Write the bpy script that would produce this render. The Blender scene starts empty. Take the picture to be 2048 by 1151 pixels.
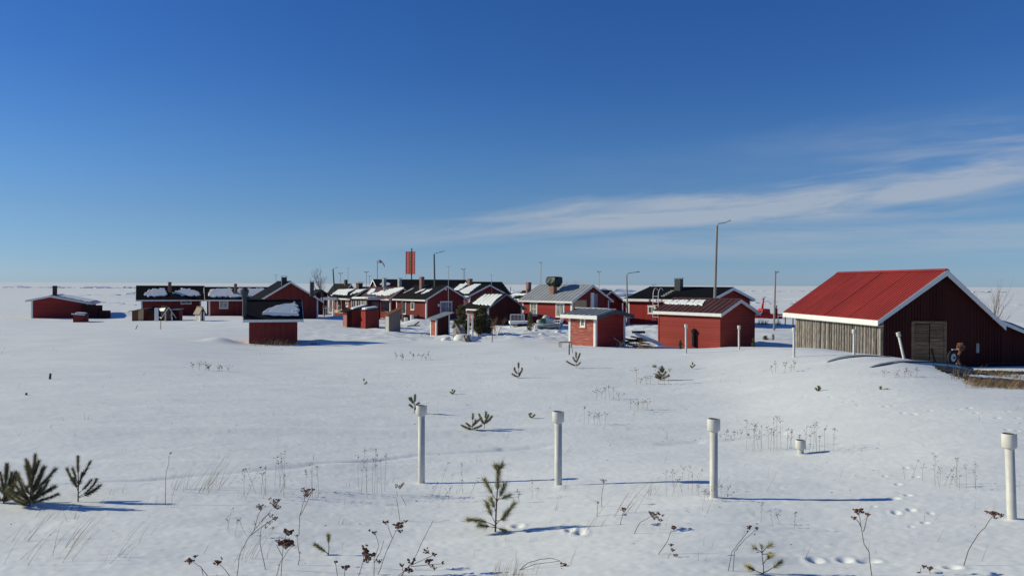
import bpy, math, random
import numpy as np
from mathutils import Vector, Matrix

R = math.radians
sc = bpy.context.scene
COL = sc.collection
rnd = random.Random(7)

# ------------------------------------------------------------------ camera
F = 1593.0
CAMZ = 4.3
cam_d = bpy.data.cameras.new('camera')
cam_d.sensor_width = 36.0
cam_d.lens = 36.0 * F / 2048.0
cam_d.clip_start = 0.1
cam_d.clip_end = 30000
cam = bpy.data.objects.new('camera', cam_d)
COL.objects.link(cam)
cam.location = (0, 0, CAMZ)
CR = Matrix.Rotation(R(90 - 0.27), 3, 'X') @ Matrix.Rotation(R(0.294), 3, 'Z')
cam.rotation_euler = CR.to_euler()
sc.camera = cam

# ------------------------------------------------------------------ light
SUN_EL = 24.0
SUN_AZ = -82.0            # degrees clockwise from +Y (the view direction): left, a little ahead
world = bpy.data.worlds.new('World')
sc.world = world
world.use_nodes = True
wn, wl = world.node_tree.nodes, world.node_tree.links
wn.clear()
def N(t, **k):
    n = wn.new(t)
    for a, b in k.items(): setattr(n, a, b)
    return n
sky = N('ShaderNodeTexSky', sky_type='NISHITA', sun_disc=False)
sky.sun_elevation = R(SUN_EL); sky.sun_rotation = R(SUN_AZ)
sky.altitude = 0; sky.air_density = 0.85; sky.dust_density = 0.15; sky.ozone_density = 2.2
bg = N('ShaderNodeBackground'); bg.inputs[1].default_value = 0.10
out = N('ShaderNodeOutputWorld')
hs = N('ShaderNodeHueSaturation'); hs.inputs['Hue'].default_value = 0.505
hs.inputs['Saturation'].default_value = 1.08; hs.inputs['Value'].default_value = 0.9
wl.new(sky.outputs[0], hs.inputs['Color'])
# thin cirrus: a function of direction (azimuth slope, elevation)
tc = N('ShaderNodeTexCoord'); sep = N('ShaderNodeSeparateXYZ'); wl.new(tc.outputs['Generated'], sep.inputs[0])
def M(op, a, b=None, c=None, clamp=False):
    n = N('ShaderNodeMath', operation=op); n.use_clamp = clamp
    for i, v in enumerate((a, b, c)):
        if v is None: continue
        if isinstance(v, (int, float)): n.inputs[i].default_value = v
        else: wl.new(v, n.inputs[i])
    return n.outputs[0]
az = M('ARCTAN2', sep.outputs[0], sep.outputs[1])
el = M('ARCSINE', sep.outputs[2])
def band(center_a, center_b, width, az0, az1, soft, amt, nscale, seed, thr0, thr1):
    c = M('ADD', M('MULTIPLY', az, center_b), center_a)
    comb = N('ShaderNodeCombineXYZ'); wl.new(M('MULTIPLY', az, 1.0), comb.inputs[0])
    wl.new(M('MULTIPLY', M('SUBTRACT', el, M('MULTIPLY', az, center_b)), nscale[1]), comb.inputs[1]); comb.inputs[2].default_value = seed
    n = N('ShaderNodeTexNoise'); n.inputs['Scale'].default_value = nscale[0]; n.inputs['Detail'].default_value = 8
    n.inputs['Roughness'].default_value = 0.58; n.inputs['Distortion'].default_value = 0.35
    wl.new(comb.outputs[0], n.inputs['Vector'])
    wob = M('MULTIPLY', M('SUBTRACT', n.outputs[0], 0.5), width * 1.8)
    d = M('ABSOLUTE', M('SUBTRACT', M('SUBTRACT', el, c), wob))
    core = M('SUBTRACT', 1.0, M('DIVIDE', d, width), clamp=True)
    core = M('SMOOTH_MIN', M('MULTIPLY', core, 1.7), 1.0, 0.3)
    ms = N('ShaderNodeMapRange', interpolation_type='SMOOTHSTEP'); wl.new(az, ms.inputs[0])
    ms.inputs[1].default_value = az0; ms.inputs[2].default_value = az0 + soft
    me = N('ShaderNodeMapRange', interpolation_type='SMOOTHSTEP'); wl.new(az, me.inputs[0])
    me.inputs[1].default_value = az1; me.inputs[2].default_value = az1 + soft; me.inputs[3].default_value = 1; me.inputs[4].default_value = 0
    mt = N('ShaderNodeMapRange', interpolation_type='SMOOTHSTEP'); wl.new(n.outputs[0], mt.inputs[0])
    mt.inputs[1].default_value = thr0; mt.inputs[2].default_value = thr1
    return M('MULTIPLY', M('MULTIPLY', M('MULTIPLY', core, ms.outputs[0]), M('MULTIPLY', mt.outputs[0], me.outputs[0])), amt)
BANDS = [
    (0.073, 0.094, 0.026, -0.42, 1.1, 0.70, 0.85, (3.2, 8.5), 1.7, 0.31, 0.58),
    (0.084, 0.020, 0.023, -0.02, 0.40, 0.24, 0.72, (3.6, 7.5), 4.1, 0.30, 0.58),
    (0.045, 0.010, 0.022, -0.10, 1.2, 0.40, 0.45, (3.0, 12.0), 9.3, 0.32, 0.62),
    (0.138, 0.020, 0.012, 0.34, 1.2, 0.20, 0.34, (5.0, 10.0), 6.6, 0.32, 0.62),
    (0.170, -0.05, 0.035, 0.22, 1.1, 0.30, 0.22, (5.0, 8.0), 12.5, 0.42, 0.75),
    (0.120, 0.05, 0.05, -0.1, 1.2, 0.40, 0.10, (3.0, 6.0), 22.5, 0.35, 0.75),
]
dens = None
for b in BANDS:
    o_ = band(*b)
    dens = o_ if dens is None else M('ADD', dens, o_)
dens = M('MINIMUM', dens, 0.75)
# pale air low over the ice
lowr = N('ShaderNodeMapRange', interpolation_type='SMOOTHERSTEP'); wl.new(el, lowr.inputs[0])
lowr.inputs[1].default_value = 0.0; lowr.inputs[2].default_value = 0.16; lowr.inputs[3].default_value = 0.35; lowr.inputs[4].default_value = 0.0
mixl = N('ShaderNodeMixRGB'); wl.new(lowr.outputs[0], mixl.inputs[0]); wl.new(hs.outputs[0], mixl.inputs[1])
mixl.inputs[2].default_value = (2.6, 3.4, 4.5, 1)
# cold clear air: the sky model is graded by elevation to the deep blue of a northern winter day
gr = N('ShaderNodeValToRGB'); ge = gr.color_ramp.elements
GRADE = [(0.012, (.66, .90, 1.34)), (.04, (.59, .84, 1.22)), (.09, (.53, .77, 1.08)), (.165, (.46, .77, 1.13)), (.255, (.36, .71, 1.17)), (.34, (.33, .71, 1.20))]
while len(ge) < len(GRADE): ge.new(0.5)
for e_, (p_, c_) in zip(ge, GRADE): e_.position = p_ / .35; e_.color = (c_[0] / 1.5, c_[1] / 1.5, c_[2] / 1.5, 1)
wl.new(M('DIVIDE', el, .35, clamp=True), gr.inputs[0])
gm_ = N('ShaderNodeVectorMath', operation='MULTIPLY'); wl.new(mixl.outputs[0], gm_.inputs[0]); wl.new(gr.outputs[0], gm_.inputs[1])
gs_ = N('ShaderNodeVectorMath', operation='SCALE'); wl.new(gm_.outputs[0], gs_.inputs[0]); gs_.inputs['Scale'].default_value = 1.62
mix = N('ShaderNodeMixRGB'); wl.new(dens, mix.inputs[0]); wl.new(gs_.outputs[0], mix.inputs[1])
mix.inputs[2].default_value = (5.0, 5.6, 6.5, 1)
wl.new(mix.outputs[0], bg.inputs[0]); wl.new(bg.outputs[0], out.inputs[0])

sun_d = bpy.data.lights.new('sun', 'SUN'); sun_d.energy = 5.0; sun_d.angle = R(0.5); sun_d.color = (1.0, 0.94, 0.70)
sun = bpy.data.objects.new('sun', sun_d); COL.objects.link(sun)
sdir = Vector((math.sin(R(SUN_AZ)) * math.cos(R(SUN_EL)), math.cos(R(SUN_AZ)) * math.cos(R(SUN_EL)), math.sin(R(SUN_EL))))
sun.rotation_euler = sdir.to_track_quat('Z', 'Y').to_euler()
sun.location = (-30, 0, 30)
sc.view_settings.view_transform = 'Standard'
sc.view_settings.look = 'None'
sc.view_settings.gamma = 1.0
sc.view_settings.use_curve_mapping = False
sc.view_settings.exposure = -0.27

# ------------------------------------------------------------------ photo measurements to the world
def ray(px, py):
    return CR @ Vector(((px - 1024) / F, (575.5 - py) / F, -1.0))
def at(px, py, D):
    d = ray(px, py)
    return Vector((0, 0, CAMZ)) + d * (D / d.y)

# ------------------------------------------------------------------ materials
def newmat(name):
    m = bpy.data.materials.new(name); m.use_nodes = True
    nt = m.node_tree
    return m, nt.nodes, nt.links, nt.nodes['Principled BSDF']
def nadd(ns, t, **k):
    n = ns.new(t)
    for a, b in k.items(): setattr(n, a, b)
    return n
def mat(name, col, rough=0.7, var=0.15, scale=3.0, bump=0.0, bscale=40.0, metal=0.0, spec=0.3, stretch=(1, 1, 1), col2=None, detail=6, orand=0):
    m, ns, ls, p = newmat(name)
    p.inputs['Roughness'].default_value = rough; p.inputs['Metallic'].default_value = metal
    p.inputs['Specular IOR Level'].default_value = spec
    tcn = nadd(ns, 'ShaderNodeTexCoord'); mp = nadd(ns, 'ShaderNodeMapping'); mp.inputs['Scale'].default_value = stretch
    ls.new(tcn.outputs['Object'], mp.inputs[0])
    nz = nadd(ns, 'ShaderNodeTexNoise'); nz.inputs['Scale'].default_value = scale; nz.inputs['Detail'].default_value = detail
    nz.inputs['Roughness'].default_value = 0.65
    ls.new(mp.outputs[0], nz.inputs['Vector'])
    cr = nadd(ns, 'ShaderNodeValToRGB')
    c2 = col2 or tuple(min(1, c * (1 + var)) for c in col)
    c1 = tuple(c * (1 - var) for c in col) if col2 is None else col
    cr.color_ramp.elements[0].position = 0.35; cr.color_ramp.elements[0].color = (*c1, 1)
    cr.color_ramp.elements[1].position = 0.65; cr.color_ramp.elements[1].color = (*c2, 1)
    ls.new(nz.outputs[0], cr.inputs[0]); cout = cr.outputs[0]
    if orand:
        oi = nadd(ns, 'ShaderNodeObjectInfo'); mr = nadd(ns, 'ShaderNodeMapRange'); mr.inputs[3].default_value = 1 - orand; mr.inputs[4].default_value = 1 + orand * .6
        ls.new(oi.outputs['Random'], mr.inputs[0]); sc_ = nadd(ns, 'ShaderNodeVectorMath', operation='SCALE'); ls.new(cout, sc_.inputs[0]); ls.new(mr.outputs[0], sc_.inputs['Scale']); cout = sc_.outputs[0]
    ls.new(cout, p.inputs['Base Color'])
    if bump:
        nb = nadd(ns, 'ShaderNodeTexNoise'); nb.inputs['Scale'].default_value = bscale; nb.inputs['Detail'].default_value = 5
        ls.new(mp.outputs[0], nb.inputs['Vector'])
        bp = nadd(ns, 'ShaderNodeBump'); bp.inputs['Strength'].default_value = bump; bp.inputs['Distance'].default_value = 0.02
        ls.new(nb.outputs[0], bp.inputs['Height']); ls.new(bp.outputs[0], p.inputs['Normal'])
    return m
def cladding(name, col, pitch=0.14, vertical=True, wear=0.12, fade=(0.42, 0.22, 0.18), groove=0.12, gdark=0.45):
    """Board cladding: one tone per board, dark joints, worn streaks along the boards."""
    m, ns, ls, p = newmat(name)
    p.inputs['Roughness'].default_value = 0.85; p.inputs['Specular IOR Level'].default_value = 0.15
    tcn = nadd(ns, 'ShaderNodeTexCoord'); sp = nadd(ns, 'ShaderNodeSeparateXYZ'); ls.new(tcn.outputs['Object'], sp.inputs[0])
    def mm(op, a, b=None):
        n = nadd(ns, 'ShaderNodeMath', operation=op)
        for i, v in enumerate((a, b)):
            if v is None: continue
            if isinstance(v, (int, float)): n.inputs[i].default_value = v
            else: ls.new(v, n.inputs[i])
        return n.outputs[0]
    s = mm('ADD', sp.outputs[0], sp.outputs[1])
    a, bax = (s, sp.outputs[2]) if vertical else (sp.outputs[2], s)
    q = mm('DIVIDE', mm('ADD', a, 100.03), pitch)
    fr = mm('FRACT', q); idx = mm('FLOOR', q)
    wn_ = nadd(ns, 'ShaderNodeTexWhiteNoise', noise_dimensions='1D'); ls.new(idx, wn_.inputs['W'])
    cb = nadd(ns, 'ShaderNodeCombineXYZ'); ls.new(mm('MULTIPLY', a, 9.0), cb.inputs[0]); ls.new(mm('MULTIPLY', bax, 1.3), cb.inputs[1]); ls.new(idx, cb.inputs[2])
    nz = nadd(ns, 'ShaderNodeTexNoise'); nz.inputs['Scale'].default_value = 1.6; nz.inputs['Detail'].default_value = 8; nz.inputs['Roughness'].default_value = .7
    ls.new(cb.outputs[0], nz.inputs['Vector'])
    base = nadd(ns, 'ShaderNodeMixRGB', blend_type='MULTIPLY'); base.inputs[0].default_value = 1; base.inputs[1].default_value = (*col, 1)
    v = mm('ADD', mm('MULTIPLY', wn_.outputs[0], 0.22), 0.86); cv = nadd(ns, 'ShaderNodeCombineXYZ')
    for i in range(3): ls.new(v, cv.inputs[i])
    ls.new(cv.outputs[0], base.inputs[2])
    wr = nadd(ns, 'ShaderNodeMapRange'); wr.inputs[1].default_value = 0.72 - wear; wr.inputs[2].default_value = 0.9 - wear; ls.new(nz.outputs[0], wr.inputs[0])
    mixw = nadd(ns, 'ShaderNodeMixRGB'); ls.new(mm('MULTIPLY', wr.outputs[0], 0.75), mixw.inputs[0]); ls.new(base.outputs[0], mixw.inputs[1]); mixw.inputs[2].default_value = (*fade, 1)
    gap = mm('LESS_THAN', fr, groove)
    mixg = nadd(ns, 'ShaderNodeMixRGB', blend_type='MULTIPLY'); ls.new(mm('MULTIPLY', gap, 1.0), mixg.inputs[0]); ls.new(mixw.outputs[0], mixg.inputs[1]); mixg.inputs[2].default_value = (gdark, gdark, gdark, 1)
    ls.new(mixg.outputs[0], p.inputs['Base Color'])
    hgt = mm('ADD', mm('SUBTRACT', 1.0, gap), mm('MULTIPLY', nz.outputs[0], 0.15))
    bp = nadd(ns, 'ShaderNodeBump'); bp.inputs['Strength'].default_value = 0.6; bp.inputs['Distance'].default_value = 0.02
    ls.new(hgt, bp.inputs['Height']); ls.new(bp.outputs[0], p.inputs['Normal'])
    return m
def brickmat(name, c1, c2, mortar):
    m, ns, ls, p = newmat(name); p.inputs['Roughness'].default_value = 0.9
    tcn = nadd(ns, 'ShaderNodeTexCoord'); sp = nadd(ns, 'ShaderNodeSeparateXYZ'); ls.new(tcn.outputs['Object'], sp.inputs[0])
    ad = nadd(ns, 'ShaderNodeMath', operation='ADD'); ls.new(sp.outputs[0], ad.inputs[0]); ls.new(sp.outputs[1], ad.inputs[1])
    cb = nadd(ns, 'ShaderNodeCombineXYZ'); ls.new(ad.outputs[0], cb.inputs[0]); ls.new(sp.outputs[2], cb.inputs[1])
    br = nadd(ns, 'ShaderNodeTexBrick'); br.inputs['Scale'].default_value = 1.0
    br.inputs['Brick Width'].default_value = .27; br.inputs['Row Height'].default_value = .09; br.inputs['Mortar Size'].default_value = .012
    br.inputs['Color1'].default_value = (*c1, 1); br.inputs['Color2'].default_value = (*c2, 1); br.inputs['Mortar'].default_value = (*mortar, 1)
    ls.new(cb.outputs[0], br.inputs['Vector'])
    nz = nadd(ns, 'ShaderNodeTexNoise'); nz.inputs['Scale'].default_value = 5; ls.new(tcn.outputs['Object'], nz.inputs['Vector'])
    mr = nadd(ns, 'ShaderNodeMapRange'); mr.inputs[3].default_value = .6; mr.inputs[4].default_value = 1.25; ls.new(nz.outputs[0], mr.inputs[0])
    cv = nadd(ns, 'ShaderNodeCombineXYZ')
    for i in range(3): ls.new(mr.outputs[0], cv.inputs[i])
    mx = nadd(ns, 'ShaderNodeMixRGB', blend_type='MULTIPLY'); mx.inputs[0].default_value = 1; ls.new(br.outputs[0], mx.inputs[1]); ls.new(cv.outputs[0], mx.inputs[2])
    ls.new(mx.outputs[0], p.inputs['Base Color'])
    bp = nadd(ns, 'ShaderNodeBump'); bp.inputs['Strength'].default_value = .5; bp.inputs['Distance'].default_value = .01; bp.invert = True
    ls.new(br.outputs['Fac'], bp.inputs['Height']); ls.new(bp.outputs[0], p.inputs['Normal'])
    return m
RED = (0.215, 0.040, 0.034)
MT = dict(
    red_v=cladding('red_boards_upright', RED, .14, True, .08),
    red_h=cladding('red_boards_level', (0.31, 0.045, 0.04), .15, False, .10),
    bright_v=cladding('fresh_red_boards', (0.30, 0.034, 0.028), .15, True, .02),
    shed_h=cladding('red_shed_boards', (0.29, 0.052, 0.041), .11, False, .05, groove=.16, gdark=.6),
    worn_h=cladding('worn_red_boards', (0.34, 0.085, 0.065), .19, False, .24, fade=(.45, .27, .22), groove=.07),
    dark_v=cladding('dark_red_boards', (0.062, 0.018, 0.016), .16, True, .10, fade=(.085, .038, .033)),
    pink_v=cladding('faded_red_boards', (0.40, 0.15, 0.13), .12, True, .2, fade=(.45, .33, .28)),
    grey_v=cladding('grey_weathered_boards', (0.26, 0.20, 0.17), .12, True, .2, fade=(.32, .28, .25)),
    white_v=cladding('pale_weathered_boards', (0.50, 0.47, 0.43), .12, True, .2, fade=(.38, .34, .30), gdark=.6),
    beige=mat('plywood', (0.46, 0.33, 0.19), .75, .12, 2, stretch=(1, 1, .3)),
    brown_v=cladding('brown_boards', (0.16, 0.075, 0.05), .14, True, .1, fade=(.22, .13, .1)),
    slab=mat('weathered_slab_wood', (0.13, 0.11, 0.095), .9, .3, 7, .8, 40, stretch=(3, 3, .35), col2=(.38, .345, .305), orand=.45),
    plank=mat('door_plank_wood', (0.13, 0.08, 0.045), .85, .3, 4, .6, 30, stretch=(.4, 1, 4), col2=(.30, .21, .125), orand=.3),
    white=mat('white_paint', (0.74, 0.72, 0.68), .6, .05, 3),
    trim=mat('white_trim', (0.72, 0.71, 0.68), .6, .07, 4),
    pvc=mat('white_plastic_pipe', (0.50, 0.49, 0.44), .5, .05, 5, col2=(.64, .62, .57), spec=.4),
    black_roof=mat('black_roofing_felt', (0.007, 0.0075, 0.009), .95, .3, 1.2, .3, 60, spec=.08),
    dark_roof=mat('dark_roofing_felt', (0.018, 0.018, 0.019), .95, .3, 1.5, .3, 60, spec=.1),
    brown_roof=mat('brown_metal_roof', (0.085, 0.035, 0.03), .55, .2, 1.5, spec=.4),
    grey_roof=mat('light_grey_metal_roof', (0.34, 0.355, 0.36), .5, .12, .9, spec=.5, stretch=(1, 1, 1)),
    bluegrey_roof=mat('blue_grey_roof', (0.20, 0.225, 0.25), .6, .2, 2),
    red_roof=mat('red_metal_roof', (0.30, 0.034, 0.024), .5, .14, .9, spec=.4, stretch=(.5, 1.2, .5)),
    slate=mat('dark_slate_board', (0.075, 0.085, 0.10), .7, .15, 3),
    metal=mat('galvanised_metal', (0.28, 0.30, 0.31), .5, .15, 3, metal=.5),
    dark_metal=mat('dark_metal', (0.05, 0.055, 0.06), .6, .2, 5),
    pole=mat('grey_timber_pole', (0.27, 0.25, 0.23), .8, .15, 3, stretch=(4, 4, .4)),
    pole_dark=mat('dark_tarred_pole', (0.10, 0.095, 0.09), .8, .2, 3, stretch=(4, 4, .4)),
    brick=brickmat('red_brick', (.34, .13, .08), (.26, .09, .06), (.30, .26, .23)),
    brick_dark=brickmat('dark_brick', (.14, .05, .04), (.11, .04, .03), (.12, .10, .09)),
    tarp=mat('dark_green_tarpaulin', (0.004, 0.017, 0.012), .55, .5, 3, .8, 8, spec=.5),
    rock=mat('granite', (0.16, 0.135, 0.115), .9, .4, 3, .8, 14, col2=(.34, .30, .27)),
    bark=mat('bark', (0.10, 0.075, 0.06), .9, .3, 10),
    birch=mat('bare_twigs', (0.24, 0.20, 0.185), .9, .3, 6),
    twig=mat('pine_twig', (0.16, 0.10, 0.06), .85, .3, 20),
    needle=mat('pine_needles', (0.24, 0.22, 0.095), .55, .4, 9, col2=(.46, .41, .19)),
    needle_dark=mat('dark_pine_needles', (0.13, 0.125, 0.065), .6, .4, 9, col2=(.31, .27, .14)),
    juniper=mat('juniper_foliage', (0.05, 0.056, 0.025), .7, .4, 4, col2=(.20, .17, .075)),
    stem=mat('dry_stem', (0.13, 0.085, 0.065), .85, .3, 12),
    stem_pale=mat('pale_dry_stem', (0.30, 0.235, 0.19), .85, .25, 12),
    head=mat('dry_flower_head', (0.075, 0.035, 0.024), .95, .4, 60, col2=(.20, .10, .065)),
    head_pale=mat('pale_flower_head', (0.22, 0.15, 0.115), .95, .3, 60),
    straw=mat('dry_grass', (0.36, 0.28, 0.17), .8, .25, 3, col2=(.5, .41, .27)),
    straw_brown=mat('brown_grass', (0.20, 0.125, 0.065), .85, .3, 3, col2=(.40, .28, .15)),
    sign_red=mat('signal_red_paint', (0.62, 0.022, 0.02), .5, .05, 2),
    sign_yellow=mat('ochre_boards', (0.22, 0.155, 0.05), .6, .25, 2),
    boat_red=mat('red_boat_paint', (0.42, 0.02, 0.016), .45, .15, 2),
    hull_grey=mat('grey_boat_hull', (0.22, 0.23, 0.23), .55, .3, 3, col2=(.36, .37, .37)),
    tyre=mat('black_rubber', (0.018, 0.018, 0.018), .8, .2, 10),
    rust=mat('rusty_iron', (0.20, 0.09, 0.055), .85, .4, 8),
    green_plastic=mat('green_plastic', (0.04, 0.22, 0.10), .5, .1, 2),
    sack=mat('white_sacking', (0.62, 0.61, 0.58), .8, .1, 4, .5, 10),
    chairw=mat('white_chair_plastic', (0.72, 0.71, 0.69), .45, .04, 3),
    dark_wood=mat('dark_wet_timber', (0.045, 0.035, 0.028), .85, .4, 4),
    timber=mat('old_timber', (0.20, 0.16, 0.125), .85, .35, 4, col2=(.34, .29, .23)),
    ice_block=mat('ridge_ice', (0.62, 0.68, 0.75), .6, .12, .3),
)
def glassmat(name, col, rough=.08):
    m, ns, ls, p = newmat(name)
    tcn = nadd(ns, 'ShaderNodeTexCoord'); nz = nadd(ns, 'ShaderNodeTexNoise'); nz.inputs['Scale'].default_value = 2.2
    ls.new(tcn.outputs['Object'], nz.inputs['Vector'])
    cr = nadd(ns, 'ShaderNodeValToRGB'); cr.color_ramp.elements[0].position = .38; cr.color_ramp.elements[1].position = .62
    cr.color_ramp.elements[0].color = (*[c * .5 for c in col], 1); cr.color_ramp.elements[1].color = (*col, 1)
    ls.new(nz.outputs[0], cr.inputs[0]); ls.new(cr.outputs[0], p.inputs['Base Color'])
    p.inputs['Roughness'].default_value = rough; p.inputs['Specular IOR Level'].default_value = .6
    return m
MT['glass'] = glassmat('window_glass', (.10, .12, .13))
MT['glass_curtain'] = glassmat('curtained_glass', (.38, .39, .37), .2)
MT['glass_blue'] = glassmat('bluish_glass', (.22, .27, .32), .15)

def snowmat(name, big=True):
    m, ns, ls, p = newmat(name)
    p.inputs['Roughness'].default_value = .75; p.inputs['Specular IOR Level'].default_value = .2
    tcn = nadd(ns, 'ShaderNodeTexCoord')
    def noise(scale, stretch, det=6, rough=.6, dist=0):
        mp = nadd(ns, 'ShaderNodeMapping'); mp.inputs['Scale'].default_value = stretch; mp.inputs['Rotation'].default_value = (0, 0, .12)
        ls.new(tcn.outputs['Object'], mp.inputs[0])
        nz = nadd(ns, 'ShaderNodeTexNoise'); nz.inputs['Scale'].default_value = scale; nz.inputs['Detail'].default_value = det
        nz.inputs['Roughness'].default_value = rough; nz.inputs['Distortion'].default_value = dist
        ls.new(mp.outputs[0], nz.inputs['Vector']); return nz.outputs[0]
    n1 = noise(.35, (.5, 1.4, 1))
    cr = nadd(ns, 'ShaderNodeValToRGB')
    cr.color_ramp.elements[0].position = .3; cr.color_ramp.elements[0].color = (.75, .77, .76, 1)
    cr.color_ramp.elements[1].position = .7; cr.color_ramp.elements[1].color = (.82, .84, .82, 1)
    ls.new(n1, cr.inputs[0])
    colo = cr.outputs[0]
    if big:
        # faint specks of dust and blown plant litter
        n3 = noise(.22, (.6, 1, 1), 3); n4 = noise(9, (.7, 1, 1), 3)
        mr = nadd(ns, 'ShaderNodeMapRange'); mr.inputs[1].default_value = .55; mr.inputs[2].default_value = .75; ls.new(n3, mr.inputs[0])
        mr2 = nadd(ns, 'ShaderNodeMapRange'); mr2.inputs[1].default_value = .60; mr2.inputs[2].default_value = .70; ls.new(n4, mr2.inputs[0])
        mu = nadd(ns, 'ShaderNodeMath', operation='MULTIPLY'); ls.new(mr.outputs[0], mu.inputs[0]); ls.new(mr2.outputs[0], mu.inputs[1])
        mu2 = nadd(ns, 'ShaderNodeMath', operation='MULTIPLY'); ls.new(mu.outputs[0], mu2.inputs[0]); mu2.inputs[1].default_value = .35
        mx = nadd(ns, 'ShaderNodeMixRGB'); ls.new(mu2.outputs[0], mx.inputs[0]); ls.new(colo, mx.inputs[1]); mx.inputs[2].default_value = (.55, .47, .38, 1)
        colo = mx.outputs[0]
    ls.new(colo, p.inputs['Base Color'])
    b1 = noise(1.6, (.35, 1.6, 1), 8, .62, .6); b2 = noise(14, (.5, 1.2, 1), 5)
    ad = nadd(ns, 'ShaderNodeMath', operation='MULTIPLY_ADD'); ls.new(b2, ad.inputs[0]); ad.inputs[1].default_value = .12; ls.new(b1, ad.inputs[2])
    bp = nadd(ns, 'ShaderNodeBump'); bp.inputs['Strength'].default_value = .19 if big else .5; bp.inputs['Distance'].default_value = .06 if big else .03
    ls.new(ad.outputs[0], bp.inputs['Height']); ls.new(bp.outputs[0], p.inputs['Normal'])
    return m
MT['snow'] = snowmat('snow_cover'); MT['snow_small'] = snowmat('roof_snow', False)

# ------------------------------------------------------------------ mesh building
class MB:
    def __init__(s): s.v = []; s.f = []; s.m = []
    def add(s, vs, fs, mi=0):
        o = len(s.v); s.v += [tuple(v) for v in vs]
        s.f += [tuple(i + o for i in f) for f in fs]; s.m += [mi] * len(fs)
    def box(s, x0, x1, y0, y1, z0, z1, mi=0):
        s.add([(x0, y0, z0), (x1, y0, z0), (x1, y1, z0), (x0, y1, z0), (x0, y0, z1), (x1, y0, z1), (x1, y1, z1), (x0, y1, z1)],
              [(0, 3, 2, 1), (4, 5, 6, 7), (0, 1, 5, 4), (1, 2, 6, 5), (2, 3, 7, 6), (3, 0, 4, 7)], mi)
    def prism(s, pts, ex, mi=0):
        n = len(pts); ex = Vector(ex); a = [Vector(p) for p in pts]
        s.add(a + [p + ex for p in a], [tuple(range(n))[::-1], tuple(range(n, 2 * n))] + [(i, (i + 1) % n, n + (i + 1) % n, n + i) for i in range(n)], mi)
    def tube(s, pts, rads, n=6, mi=0, cap=True):
        pts = [Vector(p) for p in pts]
        if isinstance(rads, (int, float)): rads = [rads] * len(pts)
        vs = []; prev = None
        for i, p in enumerate(pts):
            t = (pts[min(i + 1, len(pts) - 1)] - pts[max(i - 1, 0)])
            t = t.normalized() if t.length > 1e-9 else Vector((0, 0, 1))
            if prev is None: a = t.orthogonal().normalized()
            else:
                a = prev - t * prev.dot(t); a = a.normalized() if a.length > 1e-6 else t.orthogonal().normalized()
            prev = a; b = t.cross(a)
            for k in range(n):
                q = 2 * math.pi * k / n
                vs.append(p + (a * math.cos(q) + b * math.sin(q)) * rads[i])
        fs = []
        for i in range(len(pts) - 1):
            for k in range(n):
                fs.append((i * n + k, i * n + (k + 1) % n, (i + 1) * n + (k + 1) % n, (i + 1) * n + k))
        if cap: fs += [tuple(range(n))[::-1], tuple(range((len(pts) - 1) * n, len(pts) * n))]
        s.add(vs, fs, mi)
    def blob(s, c, r, sq=(1, 1, 1), jit=.25, mi=0, rg=None, rings=3, seg=6):
        rg = rg or rnd; c = Vector(c); vs = [c + Vector((0, 0, r * sq[2]))]
        for i in range(1, rings):
            th = math.pi * i / rings
            for k in range(seg):
                ph = 2 * math.pi * k / seg + i
                q = r * (1 + rg.uniform(-jit, jit))
                vs.append(c + Vector((q * math.sin(th) * math.cos(ph) * sq[0], q * math.sin(th) * math.sin(ph) * sq[1], q * math.cos(th) * sq[2])))
        vs.append(c - Vector((0, 0, r * sq[2])))
        fs = [(0, 1 + k, 1 + (k + 1) % seg) for k in range(seg)]
        for i in range(rings - 2):
            for k in range(seg):
                a = 1 + i * seg
                fs.append((a + k, a + seg + k, a + seg + (k + 1) % seg, a + (k + 1) % seg))
        a = 1 + (rings - 2) * seg; e = len(vs) - 1
        fs += [(e, a + (k + 1) % seg, a + k) for k in range(seg)]
        s.add(vs, fs, mi)
    def build(s, name, mats, parent=None, smooth=False, loc=None):
        me = bpy.data.meshes.new(name); me.from_pydata(s.v, [], s.f)
        mats = mats if isinstance(mats, (list, tuple)) else [mats]
        for m in mats: me.materials.append(MT[m] if isinstance(m, str) else m)
        if len(mats) > 1: me.polygons.foreach_set('material_index', s.m)
        if smooth: me.polygons.foreach_set('use_smooth', [True] * len(me.polygons))
        me.update()
        o = bpy.data.objects.new(name, me); COL.objects.link(o)
        if parent is not None: o.parent = parent
        if loc is not None: o.location = loc
        return o
def tag(o, label=None, cat=None, group=None, kind=None):
    if label: o['label'] = label
    if cat: o['category'] = cat
    if group: o['group'] = group
    if kind: o['kind'] = kind
    return o
def empty(name, loc, rz=0, label=None, cat=None, group=None):
    o = bpy.data.objects.new(name, None); COL.objects.link(o); o.location = loc; o.rotation_euler = (0, 0, rz)
    o.empty_display_size = .3
    return tag(o, label, cat, group)

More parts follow.
